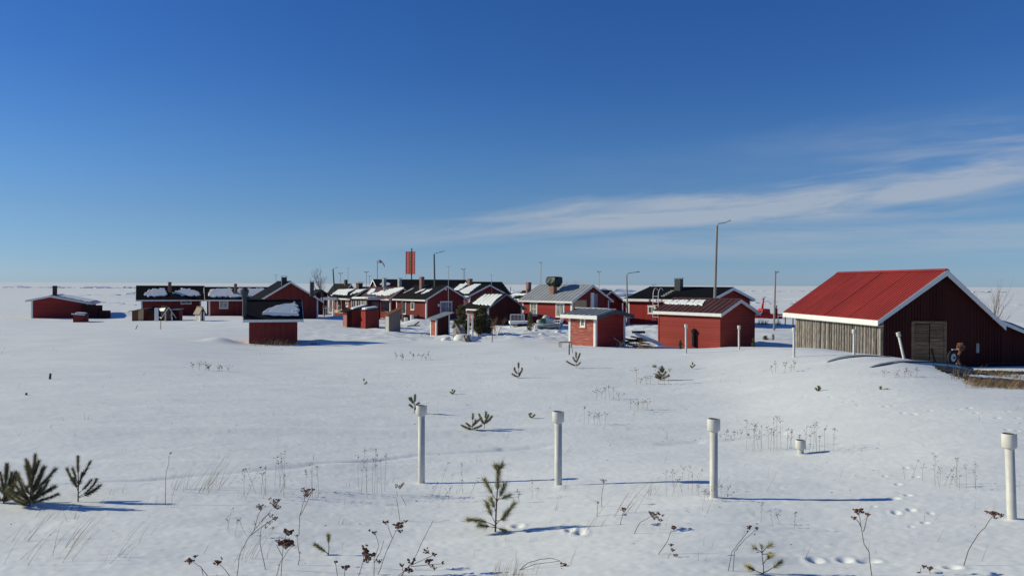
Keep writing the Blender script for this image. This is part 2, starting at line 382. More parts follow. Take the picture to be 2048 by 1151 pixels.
# ------------------------------------------------------------------ ground
CTRL = [  # (column, row, distance) read off the photograph
    (-400, 1151, 7.8), (0, 1151, 7.8), (500, 1151, 7.6), (1024, 1151, 7.4), (1600, 1151, 7.1), (2048, 1151, 6.8), (2400, 1151, 6.6),
    (-400, 1010, 11), (0, 1010, 11), (500, 1000, 11.2), (843, 966, 12.9), (1116, 973, 12.0), (1427, 995, 10.3), (2018, 1041, 8.8), (2400, 1045, 8.8),
    (-400, 850, 18), (0, 850, 18), (500, 850, 18.5), (1024, 840, 20), (1500, 815, 21), (1601, 909, 14), (2000, 830, 16), (2400, 840, 16),
    (0, 760, 27), (500, 760, 28), (1024, 745, 30), (1400, 730, 31), (1700, 740, 25), (1950, 772, 21.5), (2300, 790, 21),
    (1372, 710, 35), (1500, 697, 37), (1588, 701, 33), (1708, 711, 29), (1800, 715, 28.5), (1130, 699, 43), (1250, 699, 42),
    (0, 695, 42), (300, 695, 42), (545, 693, 49), (750, 690, 49), (925, 692, 49), (1050, 688, 50),
    (-400, 642, 80), (0, 641, 80), (250, 644, 78), (450, 641, 80), (560, 637, 84), (650, 640, 82), (720, 655.5, 73), (790, 661, 68), (880, 671.5, 64.5),
    (970, 665, 65), (1080, 656, 72),
    (1920, 745, 33), (2048, 742, 36),
    (1450, 696, 51), (1550, 672, 62), (1650, 700, 42), (1290, 655, 75), (1550, 656, 78),
]
FLAT = [(-900, 95), (-200, 95), (100, 92), (350, 100), (560, 97), (760, 90), (900, 92), (1080, 85), (1210, 58), (1210, 80), (1400, 58), (1500, 100),
        (1700, 48), (1850, 44), (2000, 46), (2300, 44), (1700, 70), (2000, 90), (2500, 100), (2500, 60)]
pts = []
for (px, py, D) in CTRL:
    P = at(px, py, D); pts.append((math.atan2(P.x, P.y), math.log(math.hypot(P.x, P.y)), P.z))
for (px, D) in FLAT:
    P = at(px, 600, D); pts.append((math.atan2(P.x, P.y), math.log(math.hypot(P.x, P.y)), 0.05))
for a in (-1.0, -.6, -.3, 0, .3, .6, 1.0):
    pts.append((a, math.log(130), 0.0)); pts.append((a, math.log(4.0), 2.1))
pts = np.array(pts); US = 2.6
CX = np.stack([pts[:, 0] * US, pts[:, 1]], 1)
def tps(r2): return np.where(r2 > 1e-12, r2 * np.log(r2 + 1e-12) * .5, 0)
n_ = len(CX); K = tps(((CX[:, None] - CX[None]) ** 2).sum(-1)) + np.eye(n_) * .0015
Pm = np.concatenate([np.ones((n_, 1)), CX], 1)
A_ = np.block([[K, Pm], [Pm.T, np.zeros((3, 3))]])
W_ = np.linalg.solve(A_, np.concatenate([pts[:, 2], np.zeros(3)]))
_perm = np.random.RandomState(5).rand(256, 256)
def vnoise(x, y):
    xi = np.floor(x).astype(int); yi = np.floor(y).astype(int); fx = x - xi; fy = y - yi
    fx = fx * fx * fx * (fx * (fx * 6 - 15) + 10); fy = fy * fy * fy * (fy * (fy * 6 - 15) + 10)
    g = lambda a, b: _perm[a & 255, b & 255]
    return ((g(xi, yi) * (1 - fx) + g(xi + 1, yi) * fx) * (1 - fy) + (g(xi, yi + 1) * (1 - fx) + g(xi + 1, yi + 1) * fx) * fy) * 2 - 1
def sst(e0, e1, x):
    t = np.clip((x - e0) / (e1 - e0), 0, 1); return t * t * (3 - 2 * t)
DRIFTS = []   # (x, y, rx, ry, angle, height)
PITS = []     # (x, y, r, depth)
def base_h(x, y):
    x = np.asarray(x, float); y = np.asarray(y, float); shp = x.shape
    x = x.ravel(); y = y.ravel()
    r = np.hypot(x, y); a = np.clip(np.arctan2(x, y), -1.0, 1.0); v = np.log(np.clip(r, 4.0, 130))
    z = np.empty_like(x)
    for s in range(0, len(x), 60000):
        q = np.stack([a[s:s + 60000] * US, v[s:s + 60000]], 1)
        z[s:s + 60000] = tps(((q[:, None] - CX[None]) ** 2).sum(-1)) @ W_[:n_] + W_[n_] + q @ W_[n_ + 1:]
    z = np.where(r > 100, z * (1 - sst(105, 135, r)) - .35 * sst(105, 135, r), z)
    for (dx, dy, rx, ry, an, h) in DRIFTS:
        c, s_ = math.cos(an), math.sin(an); X = x - dx; Y = y - dy
        z = z + h * np.exp(-(((X * c + Y * s_) / rx) ** 2 + ((-X * s_ + Y * c) / ry) ** 2))
    return z.reshape(shp)
def H(x, y): return float(base_h(np.array([x]), np.array([y]))[0])
def hit(px, py, dmin=5, dmax=140):
    """first ground point seen at a pixel"""
    d = ray(px, py); ts = np.geomspace(dmin, dmax, 400); xs = d.x / d.y * ts; zs = CAMZ + d.z / d.y * ts
    g = base_h(xs, ts); k = np.nonzero(zs < g)[0]
    D = ts[k[0]] if len(k) else dmax
    return at(px, py, D)
def onground(px, D, py=650):
    P = at(px, py, D); P.z = H(P.x, P.y); return P
def drift(px, D, rx, ry, h, an=0.0, py=640):
    P = at(px, py, D); DRIFTS.append((P.x, P.y, rx, ry, an, h))
drift(225, 102, 5, 4, .7); drift(30, 96, 14, 4, .25); drift(90, 82, 6, 1.5, .18); drift(610, 80, 5, 1.5, .1)
drift(690, 92, 2.2, 1.2, .45); drift(850, 80, 2.6, 1.6, .75, .3); drift(1120, 72, 3, 2, .35); drift(950, 57, 5, 1.0, .22)
drift(2040, 75, 9, 4, 1.0); drift(1290, 70, 5, 3, .5); drift(1050, 60, 2.5, .8, .2)
drift(1725, 27.2, 1.5, .45, .10); drift(1800, 26.0, 1.2, .40, .05); drift(430, 60, 7, 2.0, .12); drift(640, 52, 1.2, .5, .25); drift(440, 50, 1.1, .6, .35)
drift(885, 54, 1.5, .6, .1); drift(1450, 42, 3, 1.2, .1)
drift(1500, 7.6, .8, .10, .035, .1); drift(1560, 9.5, 2.6, .18, .05, -.06); drift(1180, 8.9, 1.6, .14, .06, -.05)
drift(990, 11.7, 3.5, .12, .05, -.02); drift(1300, 11.5, 2.2, .10, .04, -.08); drift(500, 14, 6, .35, .06, .07); drift(700, 18, 9, .5, .07, .10)
drift(800, 9.5, 3, .3, .05, 0); drift(300, 12, 4, .5, .07, .02)
# footprints
FP = [(1812, 935, .07), (1832, 953, .08), (1796, 968, .07), (1816, 990, .08), (1790, 1000, .1), (1770, 952, .06), (1748, 1014, .06),
      (1792, 1027, .08), (1822, 1020, .08), (1850, 1047, .07), (1861, 1032, .06), (1822, 1056, .05), (1870, 908, .06), (1850, 890, .06), (1760, 888, .05),
      (1630, 1117, .16), (1690, 1120, .14), (1730, 1124, .16), (1745, 1123, .12), (1905, 1136, .16),
      (1035, 1055, .12), (1060, 1062, .07), (1140, 1064, .09), (1160, 1067, .12), (870, 832, .05),
      (1770, 815, .1), (1787, 812, .08), (1806, 826, .1), (1828, 828, .1), (1860, 820, .07), (1885, 821, .07), (1918, 820, .09), (1938, 816, .1), (1952, 825, .1),
      (1995, 836, .1), (2035, 837, .08), (1690, 803, .09), (1717, 812, .09), (1740, 800, .07), (1608, 794, .09), (1660, 796, .06), (2015, 823, .08), (2015, 860, .08), (2035, 862, .07),
      (725, 749, .1), (763, 749, .1), (760, 757, .07), (843, 762, .1), (824, 770, .09), (890, 765, .09), (923, 775, .08), (870, 773, .06), (980, 772, .07), (1073, 776, .07),
      (780, 751, .06), (690, 752, .06), (745, 692, .12), (752, 697, .12), (700, 678, .15), (672, 684, .15), (660, 690, .15), (650, 692, .13), (682, 673, .15)]
for (px, py, r_) in FP:
    P = hit(px, py); PITS.append((P.x, P.y, min(r_ * .5, .055), min(r_ * .42, .036)))
for (px, py) in ((843, 967), (1116.5, 974), (1427.5, 996), (2024, 1042), (1601, 910)):
    P = hit(px, py); PITS.append((P.x + .03, P.y - .02, .085, -.012))
TRACKS = [[(0, 977), (300, 957), (600, 935), (850, 910), (1100, 893), (1400, 880)], [(0, 709), (120, 704), (240, 702)], [(560, 699), (660, 692), (820, 684)], [(1000, 897), (1250, 889), (1560, 868)]]

def build_ground():
    def seg(a, b, n): return np.linspace(a, b, n, endpoint=False)
    ang = np.concatenate([seg(-math.pi, -.75, 40), seg(-.75, .75, 880), np.linspace(.75, math.pi, 41)])
    ang[-1] = math.pi
    lr = np.concatenate([seg(math.log(.6), math.log(5.8), 24), seg(math.log(5.8), math.log(30), 420), seg(math.log(30), math.log(110), 260), seg(math.log(110), math.log(900), 150), np.linspace(math.log(900), math.log(9000), 16)])
    A, L = np.meshgrid(ang, lr); r = np.exp(L); X = np.sin(A) * r; Y = np.cos(A) * r
    Z = base_h(X, Y)
    near = 1 - sst(25, 60, r)
    wx = X + .12 * Y
    Z += near * (.017 * vnoise(wx * .55, Y * 1.3) + .006 * vnoise(wx * 1.7 + 9, Y * 3.6) + .0028 * vnoise(wx * 5, Y * 11) + .0025 * vnoise(wx * 14 + 3, Y * 22))
    mid = sst(20, 60, r) * (1 - sst(150, 400, r))
    Z += mid * (.05 * vnoise(X * .12 + 5, Y * .3) + .03 * vnoise(X * .5, Y * 1.1 + 7))
    # rumpled, trodden snow in the yards
    yard = sst(52, 60, Y) * (1 - sst(90, 110, r)) * np.exp(-((X - 2) / 16.) ** 2)
    Z += yard * (.10 * vnoise(X * .8, Y * 1.1) + .07 * vnoise(X * 2.1 + 4, Y * 2.6))
    far = sst(110, 200, r)
    ridg = (1 - np.abs(vnoise(X * .02 + 3, Y * .045 + 1))) ** 6
    Z += far * (.12 * vnoise(X * .03, Y * .05 + 2) + .8 * ridg * np.clip(vnoise(X * .05 + 11, Y * .09), 0, 1) * (1 - sst(500, 900, r)))
    for (px_, py_, pr, pd) in PITS:
        d2 = (X - px_) ** 2 + (Y - py_) ** 2; msk = d2 < (pr * 4) ** 2
        dd = d2[msk] / pr ** 2
        Z[msk] += -pd * np.exp(-dd * 1.2) + pd * .18 * np.exp(-((np.sqrt(dd) - 1.7) / .55) ** 2)
    for tr_ in TRACKS:
        W3 = [hit(*p) for p in tr_]; gt = None
        for p, q in zip(W3, W3[1:]):
            dx, dy = q.x - p.x, q.y - p.y; L2 = dx * dx + dy * dy
            wb_ = .2 * vnoise(X * .35, Y * .35 + 2); Xw = X + wb_; Yw = Y + wb_
            t = np.clip(((Xw - p.x) * dx + (Yw - p.y) * dy) / L2, 0, 1)
            d2 = (Xw - p.x - t * dx) ** 2 + (Yw - p.y - t * dy) ** 2
            sc_ = np.maximum(.07, r * .008); gk = np.exp(-d2 / sc_ ** 2) * (r < 70); gt = gk if gt is None else np.maximum(gt, gk)
        if gt is not None: Z -= .04 * gt * (.45 + .55 * np.clip(vnoise(X * .5 + 7, Y * .5) * 2 + .6, 0, 1))
    nr, na = A.shape
    V = np.stack([X, Y, Z], -1).reshape(-1, 3)
    i = np.arange(nr - 1)[:, None] * na; j = np.arange(na - 1)[None]
    q = np.stack([i + j, i + j + 1, i + j + 1 + na, i + j + na], -1).reshape(-1, 4)
    me = bpy.data.meshes.new('snowy_ground')
    me.vertices.add(len(V)); me.vertices.foreach_set('co', V.astype(np.float32).ravel())
    me.loops.add(q.size); me.loops.foreach_set('vertex_index', q[:, ::-1].astype(np.int32).ravel())
    me.polygons.add(len(q)); me.polygons.foreach_set('loop_start', np.arange(0, q.size, 4, dtype=np.int32))
    me.polygons.foreach_set('use_smooth', np.ones(len(q), bool))
    me.update(calc_edges=True); me.materials.append(MT['snow'])
    o = bpy.data.objects.new('snowy_ground', me); COL.objects.link(o)
    tag(o, 'smooth wind packed snow covering the field and the frozen sea', kind='structure')
build_ground()
# ------------------------------------------------------------------ houses
class House:
    """Rectangular building: corner C nearest the viewer, wall 'a' runs back-left, wall 'b' runs back-right."""
    def __init__(s, name, label, cat, D, c, th, ye, yr, l=None, r=None, La=None, Lb=None, ridge='y', af=.5, ye2=None, wa='red_v', wb='red_v',
                 roof='black_roof', og=.35, oe=.35, ribs=None, trim='trim', base=-.5, rt=.07, cb=.12, fh=.14, group=None, rake='trim', eave='trim', far_e=0, corner=True, ogf=None, rdep=None):
        th = R(th); s.th = th
        s.b = Vector((math.cos(th), math.sin(th))); s.a = Vector((-math.sin(th), math.cos(th)))
        P = at(c, ye, D); s.C = Vector((P.x, P.y)); s.D = D
        def ln(px, d, py):
            k = ray(px, py); k = k.x / k.y
            return (k * s.C.y - s.C.x) / (d.x - k * d.y)
        s.Lb = Lb if Lb else ln(r, s.b, ye); s.La = La if La else ln(l, s.a, ye)
        s.ridge = ridge
        s.W, s.L = (s.Lb, s.La) if ridge == 'y' else (s.La, s.Lb)
        s.ze = P.z; s.af = af
        du = s.b if ridge == 'y' else s.a
        Q = s.C + du * (s.W * af); kpx = s.proj_px(Q)
        s.zr = at(kpx, yr, Q.y).z
        if ye2:
            Q = s.C + du * s.W; s.ze2 = at(s.proj_px(Q), ye2, Q.y).z
        else: s.ze2 = s.ze
        s.rt = rt; s.oe = oe; s.og = og
        s.root = empty(name, (s.C.x, s.C.y, 0), th, label, cat, group)
        uv = s.uv; W, L, ze, zr, ze2, ua = s.W, s.L, s.ze, s.zr, s.ze2, s.W * af
        s.zl = lambda u: (ze + (zr - ze) / ua * u) if u <= ua else (ze2 + (zr - ze2) / (W - ua) * (W - u))
        t = .12
        for v0 in (0, L - t):
            m = MB(); prof = [(0, base), (W, base), (W, ze2 - .01), (ua, zr - .01), (0, ze - .01)]
            m.prism([uv(u, v0, z) for u, z in prof], Vector(uv(0, t, 0)) - Vector(uv(0, 0, 0)))
            m.build('wall', wb if (ridge == 'y') == True and v0 == 0 else (wa if ridge == 'x' and v0 == 0 else wb), s.root)
        for (u0, u1, zz) in ((0, t, ze), (W - t, W, ze2)):
            m = MB(); a0 = uv(u0, t + .002, base); a1 = uv(u1, L - t - .002, zz - .01)
            m.box(min(a0[0], a1[0]), max(a0[0], a1[0]), min(a0[1], a1[1]), max(a0[1], a1[1]), base, zz - .01)
            m.build('wall', wa if ridge == 'y' else wb, s.root)
        s.roofobj = []
        if ogf is None: ogf = og
        s.ogf = ogf
        for side in (0, 1):
            u0, u1 = (-oe, ua) if side == 0 else (W + oe, ua)
            m = MB()
            z0 = s.zl(u0); z1 = zr
            q = [uv(u0, -og, z0), uv(u1, -og, z1), uv(u1, L + ogf, z1), uv(u0, L + ogf, z0)]
            m.add(q + [(x, y, z + rt) for x, y, z in q], [(0, 1, 2, 3), (7, 6, 5, 4), (0, 4, 5, 1), (1, 5, 6, 2), (2, 6, 7, 3), (3, 7, 4, 0)])
            ro = m.build('roof', roof, s.root); s.roofobj.append(ro)
            if ribs:
                m = MB(); n = max(2, int((L + og + ogf) / ribs)); h = .035; w = .022
                for i in range(n + 1):
                    v = -og + w + (L + og + ogf - 2 * w) * i / n
                    q = [uv(u0, v - w, z0 + rt), uv(u0, v + w, z0 + rt), uv(u1, v + w, z1 + rt), uv(u1, v - w, z1 + rt)]
                    m.add([(x, y, z + .001) for x, y, z in q] + [(x, y, z + h) for x, y, z in q], [(4, 5, 6, 7), (0, 1, 5, 4), (1, 2, 6, 5), (2, 3, 7, 6), (3, 0, 4, 7)])
                m.build('roof_rib', roof, ro)['kind'] = 'stuff'
        m = MB()
        a0 = uv(ua - .09, -og, 0); a1 = uv(ua + .09, L + ogf, 0)
        m.prism([uv(ua - .11, -og - .01, zr + rt - .02), uv(ua, -og - .01, zr + rt + .045), uv(ua + .11, -og - .01, zr + rt - .02)], Vector(uv(0, L + og + ogf + .02, 0)) - Vector(uv(0, 0, 0)))
        m.build('ridge_cap', roof, s.root)
        # fascia along the eaves, bargeboards up the gables
        for (u0, sg, zz) in ((-oe, -1, s.zl(-oe)), (W + oe, 1, s.zl(W + oe))):
            m = MB(); p0 = uv(u0 + sg * .003, -og, 0); p1 = uv(u0 + sg * .03, L + ogf, 0)
            m.box(min(p0[0], p1[0]), max(p0[0], p1[0]), min(p0[1], p1[1]), max(p0[1], p1[1]), zz - fh + .02, zz + rt * .85)
            m.build('fascia', eave, s.root)
        for v0, v1 in ((-og - .032, -og - .003), (L + ogf + .003, L + ogf + .032)):
            for (u0, u1) in ((-oe - .03, ua), (W + oe + .03, ua)):
                m = MB(); za, zb = s.zl(u0), zr
                m.prism([uv(u0, v0, za - fh), uv(u1, v0, zb - fh), uv(u1, v0, zb + rt * .9), uv(u0, v0, za + rt * .9)], Vector(uv(0, v1 - v0, 0)) - Vector(uv(0, 0, 0)))
                m.build('bargeboard', rake, s.root)
        if corner:
            p = .022
            for (x0, y0, zz) in ((0, 0, min(s.zxy(0, 0), 99)), (s.Lb - cb, 0, s.zxy(s.Lb, 0)), (0, s.La - cb, s.zxy(0, s.La))):
                m = MB(); m.box(x0 - p, x0 + cb + p, y0 - p, y0 + cb + p, base, zz - .03); m.build('corner_board', trim, s.root)
    def uv(s, u, v, z): return (u, v, z) if s.ridge == 'y' else (v, u, z)
    def zxy(s, x, y): return s.zl(x if s.ridge == 'y' else y)
    def proj_px(s, Q):
        k = CR.transposed() @ Vector((Q.x, Q.y, -1.5)); return 1024 + F * k.x / -k.z
    def loc_ray(s, px, py):
        d = ray(px, py); Rt = Matrix.Rotation(-s.th, 3, 'Z')
        return Rt @ Vector((-s.C.x, -s.C.y, CAMZ)), Rt @ d
    def on_wall(s, w, px, py, n=0.0):
        o, d = s.loc_ray(px, py)
        if w == 'b': t = (-n - o.y) / d.y; P = o + d * t; return P.x, P.z
        t = (-n - o.x) / d.x; P = o + d * t; return P.y, P.z
    def on_roof(s, px, py, side=0, lift=0.0):
        """hit of the pixel ray with the near roof plane"""
        o, d = s.loc_ray(px, py); i, j = (0, 1) if s.ridge == 'y' else (1, 0)
        ua = s.W * s.af
        if side == 0: k = (s.zr - s.ze) / ua; c0 = s.ze
        else: k = -(s.zr - s.ze2) / (s.W - ua); c0 = s.zr - k * ua
        # o.z + t d.z = c0 + rt + lift + k (o_i + t d_i)
        t = (c0 + s.rt + lift + k * o[i] - o.z) / (d.z - k * d[i])
        return o + d * t
    def wall_box(s, w, t0, t1, z0, z1, n0, n1):
        m = MB()
        if w == 'b': m.box(t0, t1, -n1, -n0, z0, z1)
        else: m.box(-n1, -n0, t0, t1, z0, z1)
        return m
    def rect(s, w, x0, y0, x1, y1):
        ta, za = s.on_wall(w, x0, y0); tb, zb = s.on_wall(w, x1, y1)
        return min(ta, tb), max(ta, tb), min(za, zb), max(za, zb)
    def window(s, w, x0, y0, x1, y1, nv=1, nh=0, glass='glass', fw=None, name='window', crown=True, frame='white', sill=True):
        t0, t1, z0, z1 = s.rect(w, x0, y0, x1, y1); fw = fw or min(.11, (t1 - t0) * .2)
        m = MB()
        def bx(a, b, c, d, n0, n1):
            mm = s.wall_box(w, a, b, c, d, n0, n1); m.add(mm.v, mm.f)
        n0, n1 = .004, .05
        bx(t0, t0 + fw, z0, z1, n0, n1); bx(t1 - fw, t1, z0, z1, n0, n1)
        bx(t0 + fw, t1 - fw, z1 - fw, z1, n0, n1 - .002); bx(t0 + fw, t1 - fw, z0, z0 + fw, n0, n1 - .002)
        if crown: bx(t0 - .06, t1 + .06, z1, z1 + .06, n0, n1 + .03)
        if sill: bx(t0 - .03, t1 + .03, z0 - .05, z0, n0, n1 + .03)
        for i in range(nv):
            c = t0 + fw + (t1 - t0 - 2 * fw) * (i + 1) / (nv + 1); bx(c - .022, c + .022, z0 + fw, z1 - fw, n0, n1 - .015)
        for i in range(nh):
            c = z0 + fw + (z1 - z0 - 2 * fw) * (i + 1) / (nh + 1); bx(t0 + fw, t1 - fw, c - .018, c + .018, n0, n1 - .018)
        f = m.build(name, frame, s.root)
        s.wall_box(w, t0 + fw * .6, t1 - fw * .6, z0 + fw * .6, z1 - fw * .6, n0, n0 + .012).build('pane', glass, f)
        return f
    def panel(s, w, x0, y0, x1, y1, name, m, n0=.004, n1=.04):
        t0, t1, z0, z1 = s.rect(w, x0, y0, x1, y1)
        return s.wall_box(w, t0, t1, z0, z1, n0, n1).build(name, m, s.root)
    def chimney(s, x0, x1, yt, uf=None, m='brick', dep=None, cap=None, yb=None, smooth=False, side=0, flare=True):
        """a stack rising from the near roof plane where its foot (x, yb) is seen, or at ridge fraction uf"""
        xm = (x0 + x1) / 2
        if yb: P = s.on_roof(xm, yb, side)
        else:
            d = s.a if s.ridge == 'y' else s.b; e = s.b if s.ridge == 'y' else s.a
            o = s.C + e * (s.W * uf); k = ray(xm, 570); k = k.x / k.y
            v = (k * o.y - o.x) / (d.x - k * d.y); P = Vector(s.uv(s.W * uf, v, s.zl(s.W * uf)))
        wp = Matrix.Rotation(s.th, 3, 'Z') @ P; Y = wp.y + s.C.y
        scale = Y / F; wpx = (x1 - x0) * scale; zt = at(xm, yt, Y).z
        c_, s_ = math.cos(s.th), abs(math.sin(s.th)); side_ = wpx / (c_ + s_); hx = side_ / 2; hy = (dep / 2) if dep else hx
        zb = s.zl((P.x if s.ridge == 'y' else P.y)) - .5
        mb = MB(); mb.box(P.x - hx, P.x + hx, P.y - hy, P.y + hy, zb, zt)
        if m.startswith('brick') and flare: mb.box(P.x - hx - .03, P.x + hx + .03, P.y - hy - .03, P.y + hy + .03, zt - .2, zt - .1)
        ch = mb.build('chimney', m, s.root)
        if cap:
            mb = MB(); h = .1
            for sx in (-1, 1):
                for sy in (-1, 1):
                    mb.box(P.x + sx * (hx - .04) - .015, P.x + sx * (hx - .04) + .015, P.y + sy * (hy - .04) - .015, P.y + sy * (hy - .04) + .015, zt, zt + h)
            mb.box(P.x - hx - .1, P.x + hx + .1, P.y - hy - .1, P.y + hy + .1, zt + h, zt + h + .03)
            mb.build('chimney_cap', cap, ch)
        return ch, P, zt
    def snow(s, poly, th=.09, side=0, jit=.07, sub=.2):
        """slab of snow on a roof plane, outline read off the photograph"""
        q = [s.on_roof(x, y, side) for x, y in poly]; rg = random.Random(len(poly) * 31 + int(poly[0][0]))
        i_, j_ = (0, 1) if s.ridge == 'y' else (1, 0)
        ring = []
        for i in range(len(q)):
            a, b = q[i], q[(i + 1) % len(q)]; n = max(1, int((b - a).length / sub))
            for k in range(n):
                p = a.lerp(b, k / n); ring.append([p[i_] + rg.uniform(-jit, jit), p[j_] + rg.uniform(-jit, jit)])
        cu = sum(r_[0] for r_ in ring) / len(ring); cv = sum(r_[1] for r_ in ring) / len(ring)
        ua = s.W * s.af
        m = MB(); n = len(ring)
        lim = lambda u: min(max(u, -s.oe + .03), ua - .03) if side == 0 else max(min(u, s.W + s.oe - .03), ua + .03)
        lay = []
        for (sc_, h) in ((1.0, .002), (.985, th * .7), (.93, th)):
            row = []
            for (u, v) in ring:
                uu = lim(cu + (u - cu) * sc_); vv = cv + (v - cv) * sc_
                row.append(s.uv(uu, vv, s.zl(uu) + s.rt + h + .036 * 0 + (rg.uniform(-.008, .008) if h > .01 else 0)))
            lay += row
        fs = []
        for L_ in range(2):
            for k in range(n):
                fs.append((L_ * n + k, L_ * n + (k + 1) % n, (L_ + 1) * n + (k + 1) % n, (L_ + 1) * n + k))
        fs.append(tuple(range(2 * n, 3 * n)))
        m.add(lay, fs)
        o = m.build('roof_snow', 'snow_small', s.root); o['kind'] = 'stuff'
        return o

def pent(name, label, cat, D, c, th, y_l, y_r, l=None, r=None, La=None, Lb=None, wa='red_v', wb='red_v', roof='dark_roof', oh=.15, base=-.5, rt=.06, posts=None, fascia=None, slope='x', snow=None, group=None):
    """Lean-to hut. Corner c nearest; height y_l at the corner, y_r at the far right corner (slope x) or at the back (slope y)."""
    t = R(th); P = at(c, y_l, D); C = Vector((P.x, P.y)); b = Vector((math.cos(t), math.sin(t))); a = Vector((-math.sin(t), math.cos(t)))
    def ln(px, d):
        k = ray(px, y_l); k = k.x / k.y
        return (k * C.y - C.x) / (d.x - k * d.y)
    Lb = Lb or ln(r, b); La = La or ln(l, a); z0 = P.z
    Q = C + (b * Lb if slope == 'x' else a * La)
    kk = CR.transposed() @ Vector((Q.x, Q.y, -1.5)); z1 = at(1024 + F * kk.x / -kk.z, y_r, Q.y).z
    root = empty(name, (C.x, C.y, 0), t, label, cat, group)
    zz = (lambda x, y: z0 + (z1 - z0) * x / Lb) if slope == 'x' else (lambda x, y: z0 + (z1 - z0) * y / La)
    w = .06
    for (x0, x1, y0, y1, mm) in ((0, Lb, 0, w, wb), (0, Lb, La - w, La, wb), (0, w, w + .002, La - w - .002, wa), (Lb - w, Lb, w + .002, La - w - .002, wa)):
        m = MB(); cs = [(x0, y0), (x1, y0), (x1, y1), (x0, y1)]
        m.add([(x, y, base) for x, y in cs] + [(x, y, zz(x, y) - .004) for x, y in cs], [(0, 3, 2, 1), (4, 5, 6, 7), (0, 1, 5, 4), (1, 2, 6, 5), (2, 3, 7, 6), (3, 0, 4, 7)])
        m.build('wall', mm, root)
    cs = [(-oh, -oh), (Lb + oh, -oh), (Lb + oh, La + oh), (-oh, La + oh)]
    m = MB(); m.add([(x, y, zz(x, y)) for x, y in cs] + [(x, y, zz(x, y) + rt) for x, y in cs], [(0, 3, 2, 1), (4, 5, 6, 7), (0, 1, 5, 4), (1, 2, 6, 5), (2, 3, 7, 6), (3, 0, 4, 7)])
    m.build('roof', roof, root)
    if fascia:
        m = MB(); e = oh + .02
        m.add([(-oh, -e, zz(-oh, 0) - .05), (Lb + oh, -e, zz(Lb + oh, 0) - .05), (Lb + oh, -oh - .002, zz(Lb + oh, 0) - .05), (-oh, -oh - .002, zz(-oh, 0) - .05)] +
              [(-oh, -e, zz(-oh, -oh) + rt), (Lb + oh, -e, zz(Lb + oh, -oh) + rt), (Lb + oh, -oh - .002, zz(Lb + oh, -oh) + rt), (-oh, -oh - .002, zz(-oh, -oh) + rt)],
              [(0, 3, 2, 1), (4, 5, 6, 7), (0, 1, 5, 4), (1, 2, 6, 5), (2, 3, 7, 6), (3, 0, 4, 7)])
        m.build('fascia', fascia, root)
    if posts:
        for x, y in ((0, 0), (Lb - .08, 0), (0, La - .08)):
            m = MB(); m.box(x - .015, x + .095, y - .015, y + .095, base, zz(x, y) - .02); m.build('corner_board', posts, root)
    if snow:
        x0, x1, y0, y1, h = snow; rg = random.Random(int(c)); m = MB(); n = 10; ring = []
        for i in range(28):
            q = i / 28 * 2 * math.pi; cx_, sx_ = math.cos(q), math.sin(q)
            k = 1 / max(abs(cx_), abs(sx_)) ** .9
            ring.append(((x0 + x1) / 2 * Lb + (x1 - x0) / 2 * Lb * cx_ * k * rg.uniform(.93, 1), (y0 + y1) / 2 * La + (y1 - y0) / 2 * La * sx_ * k * rg.uniform(.93, 1)))
        lay = []
        cxx, cyy = (x0 + x1) / 2 * Lb, (y0 + y1) / 2 * La
        for s_, hh in ((1, .002), (.98, h * .7), (.88, h)):
            lay += [(cxx + (x - cxx) * s_, cyy + (y - cyy) * s_, zz(cxx + (x - cxx) * s_, cyy + (y - cyy) * s_) + rt + hh) for x, y in ring]
        nn = len(ring); fs = [(L_ * nn + k, L_ * nn + (k + 1) % nn, (L_ + 1) * nn + (k + 1) % nn, (L_ + 1) * nn + k) for L_ in range(2) for k in range(nn)] + [tuple(range(2 * nn, 3 * nn))]
        m.add(lay, fs); m.build('roof_snow', 'snow_small', root)['kind'] = 'stuff'
    return root, C, a, b, La, Lb, zz

# ================================================================== far left
A = House('low_cabin', 'low dark red cabin standing alone at the far left with one brown brick stack', 'cabin', 90, 63, 22, 599, 591.5, r=176, La=8.5, af=.34, ye2=605,
          wb='red_h', roof='bluegrey_roof', og=.5, oe=.5)
A.chimney(105, 114.5, 571, m='brick_dark', uf=.36)
A.snow([(118, 591.5), (136, 589.5), (196, 601), (180, 604)], .06, side=1)
pent('storage_box', 'small red shed with snow on its roof, before the cabin at far left', 'shed', 79, 146, 12, 627.5, 629, r=168, La=1.5, roof='dark_roof', oh=.12, snow=(.1, 1, .1, .9, .1), slope='x', fascia='trim')
m = MB(); P = onground(184, 92); m.box(-.9, .9, -.6, .6, -.3, 1.5); m.box(.95, 1.9, -.5, .5, -.3, .9)
tag(m.build('firewood_bin', 'dark_v', loc=(P.x, P.y, P.z)), 'dark timber bin against the right end of the lone cabin', 'bin')

B = House('long_cabin', 'dark red cabin with black roof, two snow patches either side of one brick stack', 'cabin', 103, 282.5, 25, 596.5, 572.3, r=402, La=6.5, ridge='x', wa='red_v', og=.62, oe=.5)
B.window('b', 361, 598.5, 383, 607.5, nv=1, glass='glass')
B.chimney(335.5, 343.5, 563.5, m='brick', yb=583)
B.snow([(289, 589), (295, 580), (306, 577), (318, 579), (326, 575.5), (331, 583), (335, 590), (328, 593), (305, 593), (292, 592)], .08, jit=.2, sub=.22)
B.snow([(344, 585), (356, 581), (364, 577), (378, 578), (390, 580), (401, 586), (398, 590.5), (378, 592), (362, 590.5), (352, 587)], .08, jit=.2, sub=.22)
Cc = House('snow_topped_cabin', 'dark red cabin whose black roof is mostly under snow, white window', 'cabin', 103, 418, 23, 596.5, 574.8, r=540, La=6.3, ridge='x', wa='red_v', og=.5, oe=.5)
